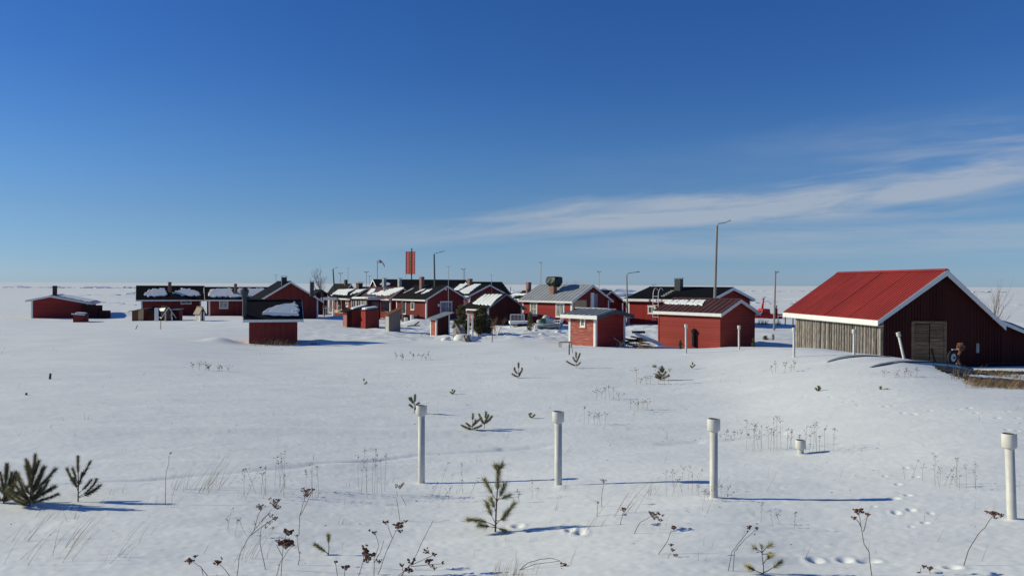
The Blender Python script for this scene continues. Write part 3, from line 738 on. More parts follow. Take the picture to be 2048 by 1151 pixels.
Cc.window('b', 438.5, 599, 456.5, 616.5, nv=1, glass='glass_curtain')
Cc.chimney(467.5, 474.5, 567, m='brick', yb=587)
Cc.snow([(416.5, 590), (421, 580), (436, 577.5), (452, 576.5), (463, 577), (463, 583), (468, 589), (474, 586), (478, 577), (505, 577), (530, 577), (536, 592.5), (480, 593.5), (420, 593.5)], .1, jit=.18, sub=.22)

Dh = House('gabled_cabin', 'big dark red cabin with black roof and white edged gable, left of the bare birch', 'cabin', 88, 523, 24, 597.5, 563.3, r=636, La=10, wb='red_v', roof='black_roof', og=.45, oe=.5)
Dh.chimney(561.5, 574.5, 554, uf=.42, m='dark_metal', cap='metal')
Dh.chimney(619, 628.5, 563.5, yb=None, uf=.78, m='dark_metal', side=1, cap='metal')
P = at(552, 600, 95)
# hut in front
Fh = House('smokehouse', 'low red hut with dark roof and a snow patch, dry weeds before its front wall', 'hut', 50.5, 498, 17.5, 634.5, 602, r=595, La=3.3, ridge='x', wa='red_h', roof='dark_roof', og=.33, oe=.35, fh=.1, rt=.1, corner=False)
Fh.snow([(524, 629), (532, 622), (551, 614.5), (570, 611), (588, 609), (597, 613), (590, 616), (600, 621), (592, 626), (598, 631), (560, 631)], .16, jit=.03, sub=.15)
Fh.snow([(586, 607), (588.5, 604.5), (591, 606)], .08, jit=.01)
t0, t1, z0, z1 = Fh.rect('b', 527, 650, 565, 690)
dr = MB(); dr.add(Fh.wall_box('b', t0, t1, -.2, z1, .004, .03).v, Fh.wall_box('b', t0, t1, -.2, z1, .004, .03).f); dd = dr.build('door', 'red_v', Fh.root)
for yy in (.3, .85):
    Fh.wall_box('b', t0 - .05, t0 + .22, z1 - yy, z1 - yy + .05, .032, .04).build('hinge', 'dark_metal', dd)
# its stove pipe
P = at(489, 640, 50.5); zt = at(487, 576, 50.5).z; zb0 = at(489, 634, 50.5).z
m = MB(); m.tube([(0, 0, zb0), (0, 0, zt - .5)], .14, 10)
pp = m.build('stove_pipe', 'dark_metal', Fh.root); pp.location = Matrix.Rotation(-Fh.th, 3, 'Z') @ Vector((P.x - Fh.C.x, P.y - Fh.C.y, 0))
m = MB(); m.tube([(0, 0, zt - .62), (0, 0, zt - .45), (0, 0, zt - .25), (0, 0, zt - .12), (0, 0, zt - .02), (0, 0, zt)], [.15, .2, .27, .27, .15, .02], 12)
m.build('pipe_cowl', 'dark_metal', pp)

# outhouses before the long cabin
r1 = pent('privy', 'red privy with a pale plywood door, leftmost of the outhouses', 'privy', 82, 264, 8, 622, 617.5, r=287, La=1.6, roof='bluegrey_roof', oh=.3, wb='brown_v')
m = MB(); m.box(.62, 1.12, -.03, -.003, -.3, 1.55); m.build('door', 'beige', r1[0])
r2 = House('woodshed', 'dark brown lean shed squeezed between the plywood door privy and the dog house', 'shed', 84, 288, 10, 622, 615, r=311, La=2, roof='dark_roof', og=.1, oe=.1, wa='brown_v', wb='brown_v', corner=False, rake='dark_roof', eave='dark_roof', fh=.05)
r3 = House('playhouse', 'little gabled playhouse with snow on its roof and white posts', 'playhouse', 81, 330, 30, 624.5, 614.5, l=318, r=344, roof='dark_roof', wa='worn_h', wb='brown_v', og=.2, oe=.35, rt=.05, fh=.07, cb=.08)
r3.snow([(316, 621.5), (319, 617.5), (331, 617), (328, 622)], .1, jit=.02, sub=.15)
P = onground(313, 81); m = MB(); m.box(-.2, .2, -.05, .05, -.3, H(P.x, P.y) * 0 + 1.35)
tag(m.build('white_board', 'white', loc=(P.x, P.y, P.z)), 'upright white board leaning beside the little playhouse', 'board')
r4 = pent('tool_shed', 'red tool shed with pale roof edge just right of the playhouse', 'shed', 85, 345, 8, 619, 618.5, r=358, La=1.4, roof='bluegrey_roof', wb='red_v', oh=.12, fascia='trim')
r5 = House('small_privy', 'narrow privy with pale worn side and rounded dark gable, alone before the gap between cabins', 'privy', 80, 400.5, 38, 622.5, 614.5, l=391, r=409, roof='timber', wa='white_v', wb='brown_v', og=.15, oe=.15, cb=.1, rt=.05, fh=.06, rake='timber', eave='timber')

# ================================================================== middle cluster, far to near
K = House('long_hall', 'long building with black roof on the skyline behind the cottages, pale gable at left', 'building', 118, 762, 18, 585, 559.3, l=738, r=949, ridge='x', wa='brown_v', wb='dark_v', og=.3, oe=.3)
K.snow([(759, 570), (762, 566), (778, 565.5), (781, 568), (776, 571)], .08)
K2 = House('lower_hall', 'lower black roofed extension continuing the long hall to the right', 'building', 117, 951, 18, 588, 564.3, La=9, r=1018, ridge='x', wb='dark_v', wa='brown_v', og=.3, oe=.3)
G = House('far_cottage', 'distant cottage with dark roof and stack behind the bare birch', 'cottage', 128, 688, 42, 585, 568.3, l=658, r=712, wa='brown_v', wb='brown_v', roof='dark_roof')
G.chimney(688, 695, 559, uf=.5, m='brick_dark')
G2 = House('dark_outbuilding', 'dark outbuilding seen behind the trunk of the bare birch', 'outbuilding', 112, 630, 25, 588, 580, r=656, La=4, wb='dark_v', roof='dark_roof', rake='dark_roof')
Hc = House('porch_cottage', 'red cottage with half snowy roof, dark stack and a white glazed door', 'cottage', 104, 704, 42, 593.5, 577.8, l=665, r=756, roof='black_roof', og=.3, oe=.5)
Hc.chimney(712, 725.5, 565.5, uf=.5, m='brick_dark', cap='metal')
Hc.snow([(664, 588), (676, 579.5), (690, 578.5), (712, 578), (697, 584), (694, 590)], .1)
Hc.snow([(701, 589), (712, 580), (733, 578), (722, 583.5)], .1)
Hc.window('a', 674.5, 597.5, 683.5, 624, nv=0, nh=1, glass='glass', name='door', crown=False)
Hc.window('a', 691.7, 597.5, 697, 613, nv=0, nh=1, glass='glass_curtain')
Hc.panel('a', 667, 619, 705, 627, 'foundation', 'beige', .004, .03)
# little porch at its left
P = onground(659, 106); m = MB()
for x in (-.7, .7):
    m.box(x - .05, x + .05, -.5, -.4, 0, 2.1)
m.box(-.8, .8, -.5, -.45, 1.0, 1.1); m.box(-.8, .8, -.5, -.45, 1.25, 1.3); m.box(-1.0, 1.0, -.6, .6, 2.1, 2.2)
for i in range(7): m.box(-.62 + i * .2, -.56 + i * .2, -.49, -.46, .2, 1.0)
tag(m.build('entrance_porch', 'white', loc=(P.x, P.y, P.z)), 'small white railed entrance porch left of the half snowy cottage', 'porch')
m = MB(); m.box(-1.05, 1.05, -.65, .65, 2.2, 2.42); o = m.build('roof_snow', 'snow_small', bpy.data.objects['entrance_porch']); o['kind'] = 'stuff'

J = House('snow_striped_cottage', 'red cottage with brown roof under broad snow sheets and a white downpipe', 'cottage', 99, 780.5, 42, 594, 575.5, l=700, r=826, roof='brown_roof', og=.3, oe=.4)
J.snow([(733, 587.5), (743, 578), (752, 577), (748, 584), (741, 588)], .1)
J.snow([(738, 589), (760, 583), (780, 578), (800, 575.5), (809, 576), (796, 583), (779, 590), (760, 590.5)], .1, jit=.1)
J.chimney(764, 773, 557, uf=.62, m='metal', cap='metal'); J.chimney(795, 803.5, 557.5, uf=.62, m='metal', cap='metal')
J.chimney(767, 770.5, 574, yb=583, m='metal')
J.window('a', 767, 600, 774.5, 622, nv=0, nh=2, glass='glass_curtain')
m = MB(); q0 = J.on_wall('a', 777, 597); z9 = J.on_wall('a', 777, 630)[1]
m.tube([(-.45, q0[0] - .2, q0[1] + .15), (-.08, q0[0], q0[1] - .35), (-.08, q0[0], z9)], .045, 6); m.build('downpipe', 'white', J.root)
# glazed veranda
V1 = pent('glazed_veranda', 'flat roofed veranda with white framed windows and thick snow on top', 'veranda', 93, 735, 38, 598, 598, l=701, r=761, slope='y', roof='dark_roof', oh=.35, fascia='white', wa='red_v', wb='dark_v', snow=(-.05, .95, .0, 1, .22))
rv, Cv, av, bv, Lav, Lbv, zzv = V1
for i in range(3):
    w0 = .25 + i * (Lav - .4) / 3; w1 = w0 + (Lav - .4) / 3 - .12
    m = MB(); zt_ = zzv(0, 0) - .12
    for (a0, a1, c0, c1) in ((w0, w0 + .09, .9, zt_), (w1 - .09, w1, .9, zt_), (w0 + .09, w1 - .09, zt_ - .09, zt_), (w0 + .09, w1 - .09, .9, .99), ((w0 + w1) / 2 - .03, (w0 + w1) / 2 + .03, .99, zt_ - .09)):
        m.box(-.05, -.004, a0, a1, c0, c1)
    f = m.build('window', 'white', rv); m = MB(); m.box(-.02, -.004, w0 + .05, w1 - .05, .95, zt_ - .05); m.build('pane', 'glass' if i else 'glass_curtain', f)
for i in range(2):
    m = MB(); x0 = .5 + i * 1.3; m.box(x0, x0 + 1.1, -.03, -.004, 1.0, zzv(0, 0) - .2); f = m.build('window', 'dark_v', rv)
    m = MB(); m.box(x0 + .08, x0 + 1.02, -.036, -.031, 1.08, zzv(0, 0) - .28); m.build('pane', 'glass', f)

Nn = House('brick_stack_cottage', 'red cottage with brick stack and wide snow sheets, behind the picture window cottage', 'cottage', 103, 939, 42, 589.5, 569.8, l=884, r=1013, roof='black_roof', og=.3, oe=.4)
Nn.chimney(934, 945, 557, uf=.5, m='brick')
Nn.snow([(908, 578.5), (921, 568), (932, 565.5), (936, 568), (924, 577), (918, 580)], .1)
Nn.snow([(919, 582), (935, 574), (950, 568), (965, 567.5), (952, 576), (938, 586.5), (928, 587)], .1)
Y2 = House('low_roof_cottage', 'far cottage with brick stack and low snow striped roof, left of the tarpaulin stack', 'cottage', 92, 1075, 38, 596, 583, l=1030, r=1110, roof='dark_roof', og=.2, oe=.3)
Y2.chimney(1052, 1062.5, 564, uf=.35, m='brick')
Y2.snow([(1021, 590), (1030, 587.5), (1056, 587.5), (1050, 591)], .08)

Lh = House('picture_window_cottage', 'red cottage with brick stack and large two pane window in its shaded gable', 'cottage', 93, 852.5, 42, 596.5, 571.8, l=793, r=929, roof='dark_roof', og=.3, oe=.4, ribs=.55)
Lh.chimney(838.5, 848.5, 553, yb=577, m='brick')
Lh.snow([(806, 586), (826, 576.5), (829, 576), (810, 585)], .05, jit=.02); Lh.snow([(829, 586), (845, 578.5), (852, 577), (848, 580), (836, 585)], .06, jit=.06)
Lh.snow([(843, 587), (853, 580), (866, 577.5), (858, 583), (850, 586)], .06, jit=.06)
Lh.window('a', 805, 597.5, 812.5, 628, nv=0, nh=0, glass='glass', name='door', crown=False)
Lh.window('a', 822, 604, 829, 619.5, nv=0, glass='glass')
Lh.window('b', 880, 603, 904, 625, nv=1, glass='glass_blue')
Lh.panel('b', 875.5, 607.5, 879, 612.5, 'electric_box', 'trim'); Lh.panel('b', 889.5, 575.5, 893.5, 580, 'gable_vent', 'trim')

Tt = House('tarpaulin_stack_cottage', 'red cottage with light grey metal roof and a stack wrapped in green tarpaulin', 'cottage', 78, 1144, 45, 600, 570.8, l=1045, r=1218, roof='grey_roof', ribs=.5, wa='red_h', wb='red_v', og=.3, oe=.35, cb=.16, fh=.13)
ch, P, zt = Tt.chimney(1099, 1114, 566, yb=586, m='brick', flare=False)
m = MB(); rg = random.Random(4)
zt2 = at(1108, 553, Tt.C.y + 3).z; hw = .70
lay = []; nseg = 16
for i, (f, sc_) in enumerate(((0, .55), (.18, .85), (.35, 1.0), (.7, 1.02), (.92, .95), (1.0, .8), (1.03, .0))):
    for k in range(nseg):
        q = 2 * math.pi * k / nseg; cx_ = math.cos(q); sx_ = math.sin(q); kk = 1 / max(abs(cx_), abs(sx_)) ** .75
        rr = hw * sc_ * kk * rg.uniform(.93, 1.04)
        lay.append((P.x + .15 + rr * cx_ * .95, P.y + rr * sx_ * .95, zt - .35 + (zt2 - zt + .35) * f + rg.uniform(-.05, .05) * (f < .9)))
fs = [(i * nseg + k, i * nseg + (k + 1) % nseg, (i + 1) * nseg + (k + 1) % nseg, (i + 1) * nseg + k) for i in range(6) for k in range(nseg)]
m.add(lay, fs); tag(m.build('tarpaulin', 'tarp', Tt.root), 'dark green tarpaulin wrapped round the stack')
Tt.window('a', 1060.5, 604.5, 1075, 631, nv=1, nh=1, glass='glass_curtain'); Tt.window('a', 1112, 606, 1129, 634, nv=1, nh=0, glass='glass_curtain')
Tt.panel('b', 1148, 600, 1172.5, 615, 'plywood_board', 'beige'); Tt.panel('b', 1181, 585, 1186.3, 640, 'pale_post', 'white', .004, .12); Tt.panel('b', 1186.5, 587, 1194.5, 640, 'grey_sheet', 'bluegrey_roof')
Uu = House('red_wing', 'dark red gabled wing with open porch just behind the tarpaulin stack cottage', 'cottage', 84, 1185, 40, 609, 581.8, l=1150, r=1252, roof='black_roof', og=.3, oe=.5)
P = onground(1259, 88); m = MB(); m.box(-.3, .3, -.03, .03, 0, 2.2); tag(m.build('white_door_panel', 'white', loc=(P.x, P.y, P.z)), 'white door standing in the open porch right of the red wing', 'door')
for px_ in (1245.5, 1264.5):
    P = onground(px_, 84); m = MB(); m.box(-.06, .06, -.06, .06, 0, 2.3); tag(m.build('porch_post', 'trim' if px_ < 1250 else 'dark_v', loc=(P.x, P.y, P.z)), ('pale' if px_ < 1250 else 'dark') + ' upright post holding the open porch right of the red wing', 'post')
Ww = House('black_roof_house', 'bright red house with broad black roof, roof ladder and a tall capped metal flue', 'house', 78, 1416, 50, 599, 575.8, l=1257, r=1500, roof='black_roof', wa='bright_v', wb='bright_v', og=.4, oe=.4, fh=.22, af=.5)
Ww.window('a', 1296, 611.5, 1311, 627, nv=1, glass='glass')
Ww.chimney(1348.5, 1366.5, 557, m='dark_metal', yb=579.5, cap='metal')
# ladder on its wall, hooped over the eave
m = MB(); rails = []
for px_ in (1306, 1316.5):
    y_, zb = Ww.on_wall('a', px_, 642, .6); e = Ww.on_roof(px_, 597)
    zt_ = Ww.ze + .35
    pts_ = [(-.62, y_, zb), (-.62, y_, zt_)] + [(-.62 + .55 * (1 - math.cos(q)), y_, zt_ + .75 * math.sin(q)) for q in np.linspace(.2, math.pi * .75, 7)] 
    m.tube(pts_, .035, 6); rails.append((y_, zb))
lad = empty('wall_ladder', (Ww.C.x, Ww.C.y, 0), Ww.th, 'white metal ladder with hooped top climbing to the black roof', 'ladder')
m.build('rail', 'white', lad)
for i in range(9):
    m = MB(); z = max(rails[0][1], rails[1][1]) + .12 + i * .3
    m.tube([(-.62, rails[0][0], z), (-.62, rails[1][0], z)], .022, 5); m.build('rung', 'white', lad)
for i in range(5):
    e = Ww.on_roof(1326 + i * 4.6, 592.5 - i * 2.6); m = MB(); m.box(e.x - .03, e.x + .03, e.y - .22, e.y + .22, e.z, e.z + .1); m.build('roof_step', 'metal', Ww.root)

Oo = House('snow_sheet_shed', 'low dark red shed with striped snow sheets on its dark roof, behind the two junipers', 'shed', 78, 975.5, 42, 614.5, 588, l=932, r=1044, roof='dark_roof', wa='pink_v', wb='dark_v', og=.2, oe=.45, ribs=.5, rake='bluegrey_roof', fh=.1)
for i in range(5):
    x = 947 + i * 7.5
    Oo.snow([(x - 2, 607 + i * .6), (x + 9.5, 598), (x + 22.5, 588.8), (x + 28.6, 588.8), (x + 14.5, 600), (x + 5 - .3, 608.3 + i * .9)], .07, jit=.05)

Xx = House('brown_roof_shed', 'red boarded shed with ribbed brown roof and a ragged snow strip, tall lamp behind', 'shed', 51, 1440.5, 38, 625, 600, l=1317, r=1509, roof='brown_roof', ribs=.42, wa='shed_h', wb='shed_h', og=.25, oe=.25, fh=.16, trim='shed_h', cb=.06)
for i in range(7):
    x = 1330 + i * 11.0
    Xx.snow([(x - 2, 607 + i * .35), (x + 8, 600.5), (x + 17, 600.5), (x + 13, 604.2), (x + 8.6, 608.3 + i * .4)], .07, jit=.05, sub=.18)
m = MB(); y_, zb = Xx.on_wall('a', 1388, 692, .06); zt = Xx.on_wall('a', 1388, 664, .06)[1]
m.tube([(-.1, y_, zb), (-.1, y_, zt)], .13, 8); m.tube([(-.1, y_, zt), (-.1, y_, zt + .12), (-.1, y_, zt + .28)], [.18, .2, .02], 8); m.build('pipe_shadow_form', 'tyre', Xx.root)  # black capped tube modelled in place of a pipe-shaped shadow on the wall

Vv = House('pale_roof_hut', 'small worn red hut with low grey roof, slim white framed window and white corners', 'hut', 50.5, 1191, 42, 630, 620, l=1138, r=1250, roof='bluegrey_roof', ribs=None, wa='worn_h', wb='red_h', og=.45, oe=.35, cb=.13, fh=.2, rake='slate', rt=.06, eave='trim')
Vv.window('a', 1161, 634, 1171, 653.5, nv=0, glass='glass_curtain', fw=.09)
for i in range(7):
    m = MB(); u0, u1 = -.33, Vv.W * .5 - .05; v = -.3 + i * (Vv.L + .6) / 6
    q = [Vv.uv(u0, v - .02, Vv.zl(u0) + .062), Vv.uv(u1, v - .02, Vv.zl(u1) + .062), Vv.uv(u1, v + .02, Vv.zl(u1) + .062), Vv.uv(u0, v + .02, Vv.zl(u0) + .062)]
    m.prism(q, (0, 0, .035)); m.build('roof_batten', 'metal', Vv.root)
Vv.snow([(1157, 613.5), (1190, 612), (1226, 615.2), (1222, 617), (1180, 614.5)], .07, jit=.02)

# sheds and privies in the middle
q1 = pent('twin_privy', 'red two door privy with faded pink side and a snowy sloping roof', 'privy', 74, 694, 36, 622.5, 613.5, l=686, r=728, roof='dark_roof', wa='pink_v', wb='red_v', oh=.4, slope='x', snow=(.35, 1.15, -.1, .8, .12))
m = MB(); m.box(.05, .45, -.03, -.003, -.3, zt * 0 + 1.7); m.build('door', 'dark_v', q1[0])
m = MB(); m.box(-.1, q1[5] + .5, 1.5, 2.2, 0, .01)
q2 = pent('red_locker_shed', 'upright red boarded shed with snow along its pitched roof, right of the twin privy', 'shed', 72.5, 731, 30, 620.5, 617, l=722, r=758.5, roof='dark_roof', wa='bright_v', wb='red_v', oh=.12, slope='x', snow=(.0, 1.0, .1, 1, .16))
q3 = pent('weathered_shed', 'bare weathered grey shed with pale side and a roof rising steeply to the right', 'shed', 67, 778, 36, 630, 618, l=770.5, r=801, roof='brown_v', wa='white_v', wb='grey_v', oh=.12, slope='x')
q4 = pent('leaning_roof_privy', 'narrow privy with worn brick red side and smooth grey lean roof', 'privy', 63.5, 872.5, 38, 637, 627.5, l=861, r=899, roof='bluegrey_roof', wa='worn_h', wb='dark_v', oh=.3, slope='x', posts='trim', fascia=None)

# ================================================================== barn at the right
bth = 5.0
BD = 40.0; bz = at(1762, 632, BD); bC = Vector((bz.x, bz.y)); ze = at(1764, 631, BD).z; zr = at(1883, 541.5, BD).z
barn = empty('red_roof_barn', (bC.x, bC.y, 0), R(bth), 'barn with red metal roof, grey slab side wall and plank double door', 'barn')
def bl(px, d=1):   # local x on the gable wall of a pixel column
    k = ray(px, 660); k = k.x / k.y; return (k * bC.y - bC.x) / (math.cos(R(bth)) - k * math.sin(R(bth)))
def bzz(px, py):
    x = bl(px); Y = bC.y + x * math.sin(R(bth)); return at(px, py, Y).z
xa = bl(1883); xk = bl(1984); zk = bzz(1984, 637); xe = bl(2150); zek = zk - (xe - xk) * .40
LB = 9.6; s1 = (zr - ze) / xa; s2 = (zr - zk) / (xk - xa); s3 = (zk - zek) / (xe - xk)
def bprof(x): return ze + s1 * x if x < xa else (zr - s2 * (x - xa) if x < xk else zk - s3 * (x - xk))
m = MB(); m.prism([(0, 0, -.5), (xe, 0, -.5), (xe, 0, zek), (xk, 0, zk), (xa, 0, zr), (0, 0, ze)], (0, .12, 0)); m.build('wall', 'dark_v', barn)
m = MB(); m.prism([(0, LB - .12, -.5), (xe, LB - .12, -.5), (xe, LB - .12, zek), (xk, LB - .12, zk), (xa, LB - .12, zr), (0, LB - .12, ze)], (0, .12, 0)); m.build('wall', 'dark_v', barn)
m = MB(); m.box(.06, .18, .125, LB - .125, -.5, ze - .01); m.build('wall', 'dark_wood', barn)
m = MB(); m.box(xe - .12, xe, .125, LB - .125, -.5, zek - .01); m.build('wall', 'dark_v', barn)
# gable boards: battens standing proud of the boards
bat = MB(); bat.box(-.018, .018, -.022, -.001, 0, 1); bme = None
rg = random.Random(11); x = .14; nb = 0
dxa, dxb = bl(1822), bl(1892); dzt = bzz(1856, 646.5)
while x < xe - .1:
    if not (dxa - .05 < x < dxb + .05): z0b = -.4
    else: z0b = dzt + .05
    if x < 6.3 or nb % 2 == 0:
        mm = MB(); w_ = rg.uniform(.016, .024); d_ = rg.uniform(.016, .028)
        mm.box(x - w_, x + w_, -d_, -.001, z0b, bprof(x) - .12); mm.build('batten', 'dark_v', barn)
    x += .165 + rg.uniform(-.01, .01); nb += 1
# slab wall: split logs set upright
y = .10; rg = random.Random(3)
while y < LB - .12:
    w = rg.uniform(.20, .33); mm = MB(); zt_ = ze - .02 - rg.uniform(0, .05); d = rg.uniform(.10, .15); n = 6; k0 = rg.uniform(-.012, .012); b0 = -.4
    tw = rg.uniform(.8, 1.0); short = rg.random() < .08
    cols = []
    for (z, f) in ((b0, 1.0), (zt_ * .3, rg.uniform(.88, 1.04)), (zt_ * .65, rg.uniform(.85, 1.0)), (zt_, tw)):
        row = []
        for i in range(n + 1):
            q = math.pi * i / n; row.append((.06 - .003 - d * math.sin(q) ** .8 * f if 0 < i < n else .058, y + w / 2 - math.cos(q) * w * .355 * f + k0 * z, z))
        cols.append(row)
    vs = [p for r_ in cols for p in r_]; nn = n + 1
    mm.add(vs, [(r_ * nn + i, r_ * nn + i + 1, (r_ + 1) * nn + i + 1, (r_ + 1) * nn + i) for r_ in range(3) for i in range(n)] + [tuple(range(3 * nn, 4 * nn))])
    mm.build('slab', 'slab', barn); y += w
for yy in (0.0, LB - .1):
    m = MB(); m.box(-.05, .10, yy - .05, yy + .10, -.5, ze - .03); m.build('corner_board', 'timber', barn)
# roof: ribbed sheets
oeB, ogN, ogF = .38, .40, 1.05; rt = .06
def broof(u0, z0, u1, z1, mname='roof', ribs=True, mtl='red_roof', far=ogF):
    m = MB(); q = [(u0, -ogN, z0), (u1, -ogN, z1), (u1, LB + far, z1), (u0, LB + far, z0)]
    m.add(q + [(x, y, z + rt) for x, y, z in q], [(0, 1, 2, 3), (7, 6, 5, 4), (0, 4, 5, 1), (1, 5, 6, 2), (2, 6, 7, 3), (3, 7, 4, 0)]); ro = m.build(mname, mtl, barn)
    if ribs:
        n = int((LB + ogN + far) / .27); m = MB()
        for i in range(n + 1):
            v = -ogN + .03 + (LB + ogN + far - .06) * i / n; w1, w2, h = .036, .02, .040
            a = [(u0, v - w1, z0 + rt + .001), (u0, v + w1, z0 + rt + .001), (u0, v + w2, z0 + rt + h), (u0, v - w2, z0 + rt + h)]
            b = [(u1, yy, z + z1 - z0) for _, yy, z in a]
            m.add(a + b, [(0, 1, 2, 3), (1, 5, 6, 2), (2, 6, 7, 3), (3, 7, 4, 0), (4, 7, 6, 5)])
        m.build('roof_rib', mtl, ro)['kind'] = 'stuff'
    return ro
ro = broof(-oeB, ze - s1 * oeB, xa, zr)
# sheet laps: three visible overlaps between roof sheets
for v in (2.6, 5.3, 8.1):
    m = MB(); q = [(-oeB, v, ze - s1 * oeB + rt + .002), (xa, v, zr + rt + .002), (xa, v + .05, zr + rt + .002), (-oeB, v + .05, ze - s1 * oeB + rt + .002)]
    m.prism(q, (0, 0, .041)); m.build('sheet_lap', 'red_roof', ro)
broof(xk + .45, zk - s2 * .45 + .0, xa, zr)
broof(xe + .3, zek - s3 * .3 - .03, xk, zk - .03, ribs=False, mtl='grey_roof', far=.3)
m = MB(); m.prism([(xa - .16, -ogN - .02, zr + rt - .05), (xa, -ogN - .02, zr + rt + .065), (xa + .16, -ogN - .02, zr + rt - .05)], (0, LB + ogN + ogF + .04, 0)); m.build('ridge_cap', 'red_roof', barn)
m = MB(); zz_ = ze - s1 * oeB; m.box(-oeB - .03, -oeB - .003, -ogN, LB + ogF, zz_ - .22, zz_ + rt * .8); m.build('fascia', 'trim', barn)
m = MB(); m.box(-oeB - .001, -.06, -ogN + .02, LB + ogF - .02, zz_ - .24, zz_ - .21); m.build('soffit', 'trim', barn)
for (u0, u1, z0_, z1_) in ((-oeB - .03, xa, ze - s1 * (oeB + .03), zr), (xk + .45, xa, zk - s2 * .45, zr)):
    m = MB(); m.prism([(u0, -ogN - .035, z0_ - .17), (u1, -ogN - .035, z1_ - .24), (u1, -ogN - .035, z1_ + rt * .9), (u0, -ogN - .035, z0_ + rt * .9)], (0, .032, 0)); m.build('bargeboard', 'trim', barn)
m = MB(); m.prism([(xe + .3, -ogN - .03, zek - s3 * .3 - .16), (xk - .05, -ogN - .03, zk - .14), (xk - .05, -ogN - .03, zk + .03), (xe + .3, -ogN - .03, zek - s3 * .3 + .02)], (0, .026, 0)); m.build('bargeboard', 'trim', barn)
m = MB(); rg9 = random.Random(6); nx, ny = 10, 26; vs = []
for i in range(nx + 1):
    for j in range(ny + 1):
        x = xk + .25 + (xe + .2 - xk - .25) * i / nx; y = -ogN + .1 + (LB + .1) * j / ny
        ed = min(1, min(i, nx - i) / 1.5, min(j, ny - j) / 1.5 + .25)
        vs.append((x, y, zk - .03 - s3 * (x - xk) + .065 + .24 * ed + rg9.uniform(-.02, .02)))
m.add(vs, [(i * (ny + 1) + j, (i + 1) * (ny + 1) + j, (i + 1) * (ny + 1) + j + 1, i * (ny + 1) + j + 1) for i in range(nx) for j in range(ny)])
m.box(xk + .3, xe + .15, -ogN + .12, LB, zk - 3, zk - 3.01) if False else None
m.build('roof_snow', 'snow_small', barn, True)['kind'] = 'stuff'
# double door of level planks
fx = .14
for (a, b, c, d) in ((dxa, dxa + fx, -.3, dzt), (dxb - fx, dxb, -.3, dzt), (dxa, dxb, dzt + .002, dzt + .12)):
    m = MB(); m.box(a, b, -.07, -.003, c, d); m.build('door_frame', 'plank', barn)
mid = bl(1858)
for (a, b) in ((dxa + fx + .01, mid - .02), (mid + .02, dxb - fx - .01)):
    leaf = MB(); leaf.box(a, b, -.02, -.003, -.3, dzt - .01); lf = leaf.build('door', 'dark_wood', barn)
    z = -.3; 
    while z < dzt - .1:
        h = rg.uniform(.17, .23); m = MB(); m.box(a + rg.uniform(0, .02), b - rg.uniform(0, .02), -.045 - rg.uniform(0, .012), -.021, z + .008, min(z + h - .008, dzt - .015)); m.build('plank', 'plank', lf); z += h
m = MB(); zz_ = dzt - 1.4; m.tube([(mid + .1, -.075, dzt - 1.25), (mid + .45, -.13, -.1)], .035, 6); m.build('door_prop', 'dark_wood', barn)
m = MB(); m.box(bl(1952) , bl(1957.5), -.05, -.003, bzz(1954, 705), bzz(1954, 686)); m.build('meter_box', 'metal', barn)
m = MB(); m.box(bl(1976), bl(2036), -.09, -.003, bzz(2000, 727), bzz(2000, 724.5)); m.build('ledge_board', 'dark_wood', barn)
# ================================================================== poles, lamps, masts
def lamp(px0, pyb, px1, pyt, D, arm, rad, mtl, label, head=.35, base_py=None):
    Pb = at(px0, pyb, D); g = H(Pb.x, Pb.y); Pt = at(px1, pyt, D)
    lean = (Pt.x - Pb.x) / (Pt.z - Pb.z); bx_ = Pb.x - lean * (Pb.z - g)
    root = empty('street_lamp', (bx_, D, g), 0, label, 'street lamp', 'street lamps standing among the cottages')
    m = MB(); hgt = Pt.z - g; m.tube([(0, 0, -.3), (lean * hgt, 0, hgt)], [rad, rad * .72], 8); m.build('pole', mtl, root)
    A_ = [Vector((lean * hgt, 0, hgt - .12))] + [Vector((at(x, y, D).x - bx_, -.02 * i, at(x, y, D).z - g)) for i, (x, y) in enumerate(arm)]
    m = MB(); m.tube(A_, .035, 6); m.build('arm', 'metal', root)
    e = A_[-1]; d = (A_[-1] - A_[-2]).normalized(); up = Vector((0, 0, 1)); sd = d.cross(up).normalized()
    m = MB(); pts_ = [e - d * .08, e + d * .05, e + d * head * .5, e + d * head]
    vs = []
    for p, w, h in zip(pts_, (.04, .10, .13, .06), (.05, .09, .10, .05)):
        vs += [p + sd * w, p + up * h * .7, p - sd * w, p - up * h * .4]
    m.add(vs, [(i * 4 + k, i * 4 + (k + 1) % 4, (i + 1) * 4 + (k + 1) % 4, (i + 1) * 4 + k) for i in range(3) for k in range(4)] + [(0, 3, 2, 1), (12, 13, 14, 15)])
    m.build('lamp_head', 'metal', root)
    return root
lamp(1429.5, 598, 1434, 451, 60, [(1437, 447), (1449, 445.5), (1454, 443.5)], .12, 'pole', 'tallest street lamp, grey pole rising behind the brown roofed shed', .3)
lamp(869.5, 570, 868.2, 508, 96, [(870, 506.5), (878, 504.5)], .12, 'pole_dark', 'dark street lamp behind the picture window cottage, right of the red daymark', .75)
lamp(668.5, 575, 666, 537.5, 115, [(668.5, 536.5), (671.5, 535.5)], .12, 'pole_dark', 'dark street lamp next to the bare birch', .3)
lamp(1254.5, 598, 1253.4, 549.5, 82, [(1256, 546.5), (1266, 544.5), (1272, 544)], .09, 'pole', 'slim street lamp behind the red wing, left of the black roofed house', .4)
lamp(1548, 656, 1551, 541, 74, [(1552.5, 545), (1554, 544.5)], .10, 'pole', 'lone pole lamp with short head between the red boat and the barn', .2)
